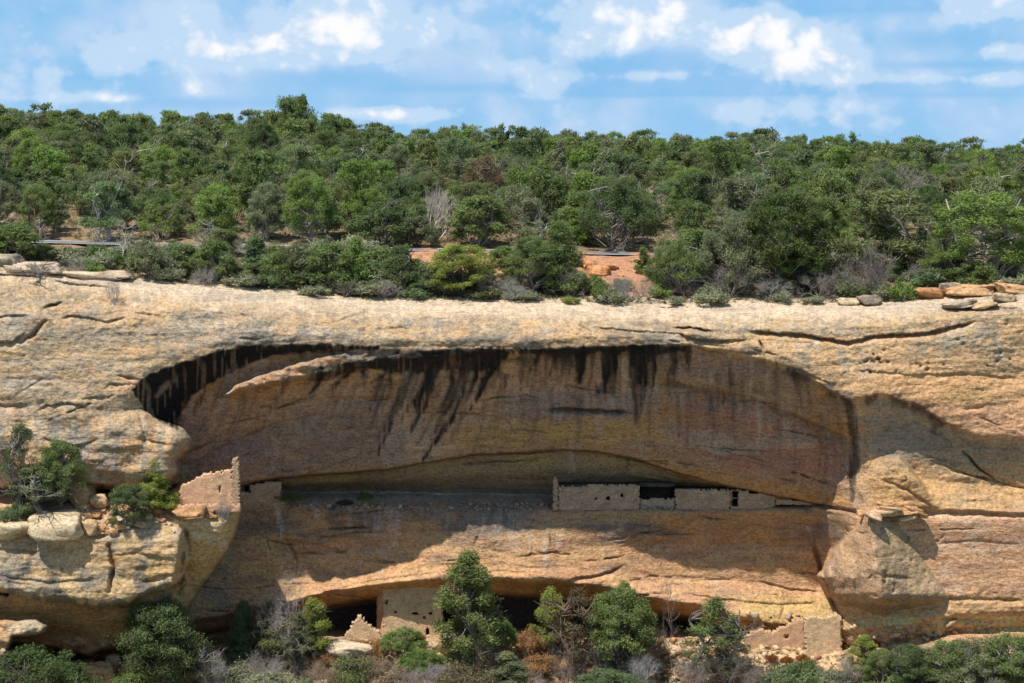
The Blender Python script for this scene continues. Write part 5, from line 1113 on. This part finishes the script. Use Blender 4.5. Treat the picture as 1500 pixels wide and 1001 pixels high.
for (X, Y, px, kd, tn, k, s_, rz) in far:
    me = PROTO[(kd, k)][1]; n = len(me.vertices); co = np.empty(n*3, dtype=np.float32); me.vertices.foreach_get('co', co); co = co.reshape(-1, 3)
    cl = np.empty(n*4, dtype=np.float32); me.color_attributes['tint'].data.foreach_get('color', cl); cl = cl.reshape(-1, 4)[:, :3]
    c_, s2 = math.cos(rz), math.sin(rz); W = np.stack([co[:, 0]*c_-co[:, 1]*s2, co[:, 0]*s2+co[:, 1]*c_, co[:, 2]], -1)*s_+np.array([X, Y, float(top_z(px, Y))-.1])
    kq = np.arange(n).reshape(-1, 4)[::3]; W = W[kq]; W = W.mean(1, keepdims=True)+(W-W.mean(1, keepdims=True))*1.55; W = W.reshape(-1, 3); cl = cl[kq.ravel()]; n = len(W)
    VV.append(W); FF.append(np.arange(n).reshape(-1, 4)+off); off += n; CC.append(cl*np.array(tn[1])*rf.uniform(.85, 1.15))
if VV:
    o = mesh_np('distant_woodland', np.concatenate(VV), np.concatenate(FF), M_LEAF, colors=np.concatenate(CC)); o.color = (1, 1, 1, 1)
    tag(o, 'far tree crowns forming the ragged skyline of the mesa forest', 'woodland', kind='stuff')
print('forest', len(near), len(far))
# low undergrowth beneath the forest
rg = np.random.RandomState(5); nU = 8500
ux = rg.uniform(-40, 1540, nU); uY = 209+rg.rand(nU)**1.1*60; keep = ~((uY > 224.5) & (uY < 233.5)); ux, uY = ux[keep], uY[keep]
keep = ~((ux > 540) & (ux < 960) & (uY > 213) & (uY < 226) & (rg.rand(len(ux)) < .8)); ux, uY = ux[keep], uY[keep]
L = [((x-750)/FPX*y, y, float(top_z(x, y))+.12, rg.uniform(.15, .42)*(1.35 if y > 233 else 1), rg.uniform(.6, 1.3)) for x, y in zip(ux, uY)]
LV, LF, LC = leaves(rg, L, 34, .13, .5, .8, .4); 
pal = np.array([[.16, .17, .10], [.20, .18, .12], [.10, .12, .05], [.22, .19, .15]])[rg.randint(0, 4, len(L))]
LC = LC*np.repeat(pal, 34*4, 0); o = mesh_np('ground_cover', LV, LF, M_LEAF, colors=LC); tag(o, 'dry grass and low sagebrush between the trees on the mesa', 'ground cover', kind='stuff')

# ---- plants on the ledges and on the slope below the cliff
RUST = (.42, .24, .12); DRY = (.34, .25, .17); LEAFY = (.20, .29, .09)
def low(kind, k, px, py, h, w_, tn, lb, cat='tree', name='juniper_tree', bark=B_GREY, off=0.0, rz=None, group=None): put(kind, k, px, py, h, w_, tn, lb, cat, bark, group, name, rz, 'cliff', off)
low('nsparse', 0, 34, 744, 132, 62, T_DARK, 'tall dark ragged juniper at the left end of the ledge', off=-1)
low('nround', 0, 92, 748, 112, 62, T_MID, 'green juniper on the ledge just left of the leaning block', off=-1.2, bark=B_GREY)
low('nsparse', 1, 66, 754, 84, 74, T_GREY, 'greyish half-bare juniper between the two ledge junipers', off=-1.8)
low('nbush', 0, 30, 762, 34, 36, T_BLUE, 'small bluish shrub at the foot of the tall ledge juniper', 'shrub', 'shrub', off=-2)
low('ncone', 0, 231, 744, 84, 50, T_YEL, 'bright yellow-green young pinyon on the ledge beside the pink ruin', name='pinyon_tree', off=-1)
low('nround', 1, 190, 768, 62, 50, T_DARK, 'smaller dark juniper left of the bright young pinyon', off=-.8)
low('nbush', 1, 168, 770, 12, 16, T_MID, 'tiny green weed among the broken rocks of the ledge', 'shrub', 'shrub')
dead(326, 768, 42, 22, 31, (.33, .31, .30), 'grey dead bush hanging on the buttress below the pink ruin', where='cliff', depth=5, stems=7, rad=.03, off=-.3)
low('nbush', 2, 541, 722, 22, 20, T_DARK, 'dark shrub growing in shade on the shelf', 'shrub', 'shrub', off=-6.2); low('nbush', 0, 432, 722, 18, 30, T_DARK, 'dark low bush in shade right of the broken wall stub', 'shrub', 'shrub', off=-6)
low('nbush', 1, 505, 738, 8, 26, T_DARK, 'tiny dark weeds on the edge of the shaded shelf', 'shrub', 'shrub'); 
low('nround', 2, 238, 1012, 150, 100, T_DARK, 'dense dark pinyon below the left buttress', name='pinyon_tree', off=-2.5, bark=B_DARK)
low('nbroad', 0, 56, 1052, 118, 160, (.11, .15, .06), 'broad dark green pinyon filling the bottom left corner', name='pinyon_tree', off=-2, bark=B_DARK)
low('nsparse', 0, 298, 1018, 92, 60, T_GREY, 'grey half-dead juniper right of the dense dark pinyon', off=-1.5)
low('nbush', 1, 215, 1010, 50, 80, T_MID, 'green bush at the foot of the dense dark pinyon', 'shrub', 'shrub', off=-2.5)
low('ncone', 1, 357, 968, 92, 48, T_BLUE, 'bluish slender juniper beside the weeping grey bush')
low('ncol', 0, 404, 972, 100, 52, T_OLIVE, 'olive juniper under the weeping grey bush', off=-.5)
low('ncol', 1, 458, 978, 106, 48, T_YEL, 'yellow-green narrow juniper with a pointed top left of the fallen wall')
low('nsparse', 1, 436, 985, 96, 50, T_OLIVE, 'brownish thin juniper between the olive and the yellow-green ones', off=-.8)
dead(426, 945, 112, 84, 33, (.50, .43, .39), 'weeping pale grey dead bush standing over the left slope', where='cliff', depth=5, stems=10, rad=.07, droop=.05, off=-3.0)
low('nbush', 2, 352, 1016, 60, 70, T_SAGE, 'pale sage bush at the bottom edge left of the junipers', 'shrub', 'shrub', off=-1.5)
low('nbush', 0, 400, 1022, 52, 90, T_SAGE, 'grey-green bush along the bottom edge below the olive juniper', 'shrub', 'shrub', off=-2)
low('nbroad', 1, 590, 952, 38, 62, LEAFY, 'leafy bright green shrub in front of the cave house', 'shrub', 'shrub', off=-1)
low('nbroad', 0, 618, 985, 42, 66, LEAFY, 'larger leafy green shrub below the cave house door', 'shrub', 'shrub', off=-1)
low('nbush', 1, 518, 1008, 58, 76, T_OLIVE, 'olive bush at the bottom below the white-topped rock', 'shrub', 'shrub', off=-1)
low('nbush', 2, 585, 1010, 44, 70, DRY, 'dry brown bush at the bottom below the leafy shrubs', 'shrub', 'shrub', off=-1.5)
low('ncol', 2, 686, 992, 200, 84, (.20, .235, .09), 'tallest shaggy juniper rising in front of the lower cave', off=-2.5, bark=B_GREY)
low('nbush', 0, 690, 1010, 54, 84, (.20, .17, .10), 'brownish brush around the base of the tallest juniper', 'shrub', 'shrub', off=-3)
low('nbroad', 1, 735, 956, 54, 44, LEAFY, 'green leafy shrub at the cave mouth right of the tallest juniper', 'shrub', 'shrub', off=-.6)
low('ncol', 0, 740, 1015, 70, 56, T_GREY, 'grey-green juniper bush at the bottom right of the tallest juniper', off=-2)
low('ncol', 1, 806, 962, 104, 44, T_YEL, 'yellow-green twin-topped juniper in front of the dark cave')
low('nsparse', 0, 845, 990, 136, 66, (.17, .13, .085), 'brown half-dead juniper between the twin-topped and the dense green one', off=-.8, bark=B_BRN)
low('nround', 0, 908, 990, 138, 92, T_MID, 'dense mid-green tree, widest in front of the right part of the cave', off=-1, bark=B_DARK)
low('ncone', 0, 914, 940, 92, 44, T_BRIGHT, 'pointed bright green top behind the dense mid-green tree', name='pinyon_tree', off=0)
dead(985, 985, 162, 46, 35, (.24, .19, .165), 'tall thin leafless dead tree right of the dense green tree', where='cliff', name='dead_tree', cat='dead tree', trunk=True, depth=5, stems=9, rad=.05, off=-1)
low('nsparse', 1, 1046, 1005, 142, 76, T_MID, 'tall see-through juniper left of the tower stub', off=-1.2)
low('nsparse', 0, 1072, 1002, 90, 50, T_MID, 'thin green juniper pressed against the tall see-through one', off=-.8)
dead(1062, 1004, 62, 100, 36, (.26, .22, .20), 'grey twiggy brush around the tall see-through juniper', where='cliff', depth=5, stems=8, rad=.035, off=-2)
low('nbroad', 0, 890, 1025, 56, 110, T_BLUE, 'bluish green bushes at the bottom below the dense green tree', 'shrub', 'shrub', off=-2)
dead(880, 985, 62, 70, 37, (.33, .30, .29), 'grey bare stems at the left foot of the dense green tree', where='cliff', depth=5, stems=8, rad=.035, off=-1.8)
for k, (kd, v, px, py, h, w_, tn, lb) in enumerate([('nbush', 0, 1168, 1012, 50, 86, T_BLUE, 'bluish shrub at the bottom left of the tower stub foot'), ('ncone', 1, 1182, 1016, 56, 40, T_MID, 'small pointed juniper at the bottom below the tower stub'), ('ncol', 2, 1262, 992, 68, 42, T_YEL, 'narrow yellow-green juniper right of the tower stub'),
        ('nround', 1, 1292, 1012, 66, 50, T_MID, 'small round juniper below the hollow of the leaning slab'), ('nbush', 1, 1225, 1018, 52, 60, T_SAGE, 'pale brush at the bottom right of the tower stub'), ('nround', 2, 1330, 1010, 72, 64, T_DARK, 'dark juniper below the leaning slab'), ('nsparse', 1, 1356, 1014, 74, 60, T_GREY, 'greyish twiggy juniper right of the dark one'),
        ('nround', 0, 1392, 1014, 84, 80, T_MID, 'green juniper under the yellow band at the lower right'), ('nbroad', 1, 1432, 1018, 92, 110, T_GREY, 'wide grey-green tree at the lower right'), ('nround', 1, 1478, 1020, 96, 84, T_MID, 'green tree in the bottom right corner'), ('nbush', 2, 1310, 1030, 50, 100, T_BRIGHT, 'bright bush along the bottom edge below the small round juniper'), ('nround', 2, 1520, 1022, 90, 70, T_DARK, 'dark tree cut by the right edge at the bottom')]):
    low(kd, v, px, py, h, w_, tn, lb, 'shrub' if kd == 'nbush' else 'tree', 'shrub' if kd == 'nbush' else 'juniper_tree', off=-1.2)
for px, py, h, w_, lb in [(548, 962, 34, 38, 'rust-coloured brush right of the white-topped rock'), (524, 946, 14, 40, 'low rust-coloured brush above the white-topped rock'), (482, 978, 34, 32, 'rust-brown tuft left of the white-topped rock'), (614, 938, 18, 18, 'small rust tuft beside the cave house doorway'), (668, 958, 36, 44, 'large rust-orange brush left of the tallest juniper'),
        (774, 958, 44, 36, 'orange brush at the cave mouth right of the tallest juniper'), (790, 985, 34, 60, 'brown-orange dry brush on the slope below the cave'), (826, 948, 18, 30, 'orange dry tuft behind the twin-topped juniper'), (546, 985, 30, 60, 'dry reddish brush below the white-topped rock'), (1070, 905, 8, 12, 'tiny rust tuft at the right end of the lower cave')]:
    low('nbush', int(px) % 3, px, py, h, w_, RUST if 'orange' in lb or 'rust' in lb else DRY, lb, 'shrub', 'dry_shrub', off=-.6)
for px, py, s_, lb in [(1131, 968, 13, 'small round rust tuft, leftmost on the dusty slope'), (1151, 969, 13, 'small round rust tuft, second on the dusty slope'), (1175, 968, 15, 'rust tuft touching the left side of the tower stub'), (1234, 948, 15, 'dark rust tuft at the right top side of the tower stub'), (1277, 947, 16, 'round rust tuft under the leaning slab'), (1146, 984, 12, 'lower dark rust tuft on the dusty slope'), (1198, 984, 10, 'rust tuft at the foot of the tower stub'), (1104, 996, 14, 'rust tuft at the bottom left of the dusty slope')]:
    low('nbush', int(px) % 3, px, py, s_, s_*1.1, (.34, .13, .04), lb, 'tuft', 'dry_tuft', off=-.5)
dead(560, 1004, 44, 60, 38, (.36, .25, .20), 'reddish-grey bare twigs at the bottom below the white-topped rock', where='cliff', depth=5, stems=8, rad=.03, off=-1.5)
dead(700, 1002, 70, 70, 39, (.27, .20, .17), 'brown bare stems around the foot of the tallest juniper', where='cliff', depth=5, stems=9, rad=.035, off=-3)
dead(655, 1006, 40, 70, 40, (.36, .32, .31), 'grey bare brush at the bottom left of the tallest juniper', where='cliff', depth=5, stems=8, rad=.03, off=-2)
dead(832, 1000, 60, 56, 41, (.27, .21, .18), 'brown leafless thicket under the brown half-dead juniper', where='cliff', depth=5, stems=8, rad=.03, off=-1.5)
# dry undergrowth of the slope
rg = np.random.RandomState(9); L = []; pal_ = []
for k in range(1500):
    px = rg.uniform(100, 1530); py = rg.uniform(948, 1040)
    if 1085 < px < 1240 and rg.rand() < .85: continue
    p = cliff_at(px, py); L.append((p.x, p.y-.15, p.z+.1, rg.uniform(.12, .38), rg.uniform(.6, 1.25))); pal_.append([(.20, .19, .11), (.30, .21, .12), (.13, .17, .06), (.36, .18, .07), (.22, .19, .15)][rg.randint(5)])
LV, LF, LC = leaves(rg, L, 40, .10, .5, .9, .4); LC = LC*np.repeat(np.array(pal_), 160, 0)
o = mesh_np('slope_ground_cover', LV, LF, M_LEAF, colors=LC); tag(o, 'dry grass and scrub covering the slope below the cliff', 'ground cover', kind='stuff')

# more bare brush
for k, (px, py, h, w_, c_, lb, wh, of) in enumerate([(316, 1006, 60, 50, (.40, .37, .35), 'pale grey bare brush right of the dense dark pinyon at the bottom', 'cliff', -3.5), (392, 1000, 50, 60, (.36, .33, .31), 'grey bare brush below the weeping grey bush', 'cliff', -2.5), (480, 996, 36, 60, (.38, .28, .2), 'brown twiggy brush below the yellow-green narrow juniper', 'cliff', -2),
        (615, 1012, 40, 80, (.36, .31, .29), 'grey-brown brush at the bottom below the larger leafy shrub', 'cliff', -2.6), (770, 1008, 40, 60, (.38, .30, .25), 'reddish bare brush at the bottom below the orange brush', 'cliff', -2), (935, 1000, 50, 50, (.42, .40, .39), 'whitish dead stems at the right foot of the dense green tree', 'cliff', -2.8), (960, 960, 40, 40, (.34, .28, .23), 'brown brush between the dense green and the tall dead tree', 'cliff', -1),
        (1010, 1006, 54, 60, (.28, .24, .22), 'dark grey brush left of the tall see-through juniper', 'cliff', -2.4), (1100, 1008, 40, 46, (.30, .26, .23), 'grey brush at the bottom right of the tall see-through juniper', 'cliff', -2), (1402, 1000, 60, 60, (.36, .33, .33), 'grey bare brush among the lower right trees', 'cliff', -3), (1240, 996, 40, 40, (.34, .30, .27), 'brown-grey brush right of the tower stub foot', 'cliff', -2.4),
        (1000, 432, 34, 50, (.30, .27, .25), 'grey bare brush on the rim right of the red bank', 'top', 0), (1130, 440, 30, 60, (.32, .29, .27), 'low grey brush in front of the large dome tree', 'top', 0), (1200, 438, 40, 70, (.30, .26, .24), 'tangled grey brush right of the dome tree', 'top', 0), (1345, 424, 34, 50, (.30, .27, .25), 'grey brush left of the rusty rim block', 'top', 0), (1472, 404, 40, 46, (.28, .25, .24), 'grey brush behind the far right rim slabs', 'top', 0),
        (300, 418, 26, 40, (.34, .30, .28), 'grey twigs below the dark-stemmed juniper', 'top', 0), (560, 437, 24, 50, (.33, .29, .27), 'grey brush on the rim under the bright pointed juniper', 'top', 0), (755, 440, 26, 50, (.36, .33, .30), 'pale dead twigs left of the big juniper pair', 'top', 0), (232, 398, 26, 40, (.36, .32, .3), 'pale brush in front of the grey-green left rim juniper', 'top', 0)]):
    dead(px, py, h, w_, 120+k, c_, lb, where=wh, depth=5, stems=9, rad=.045, off=of)
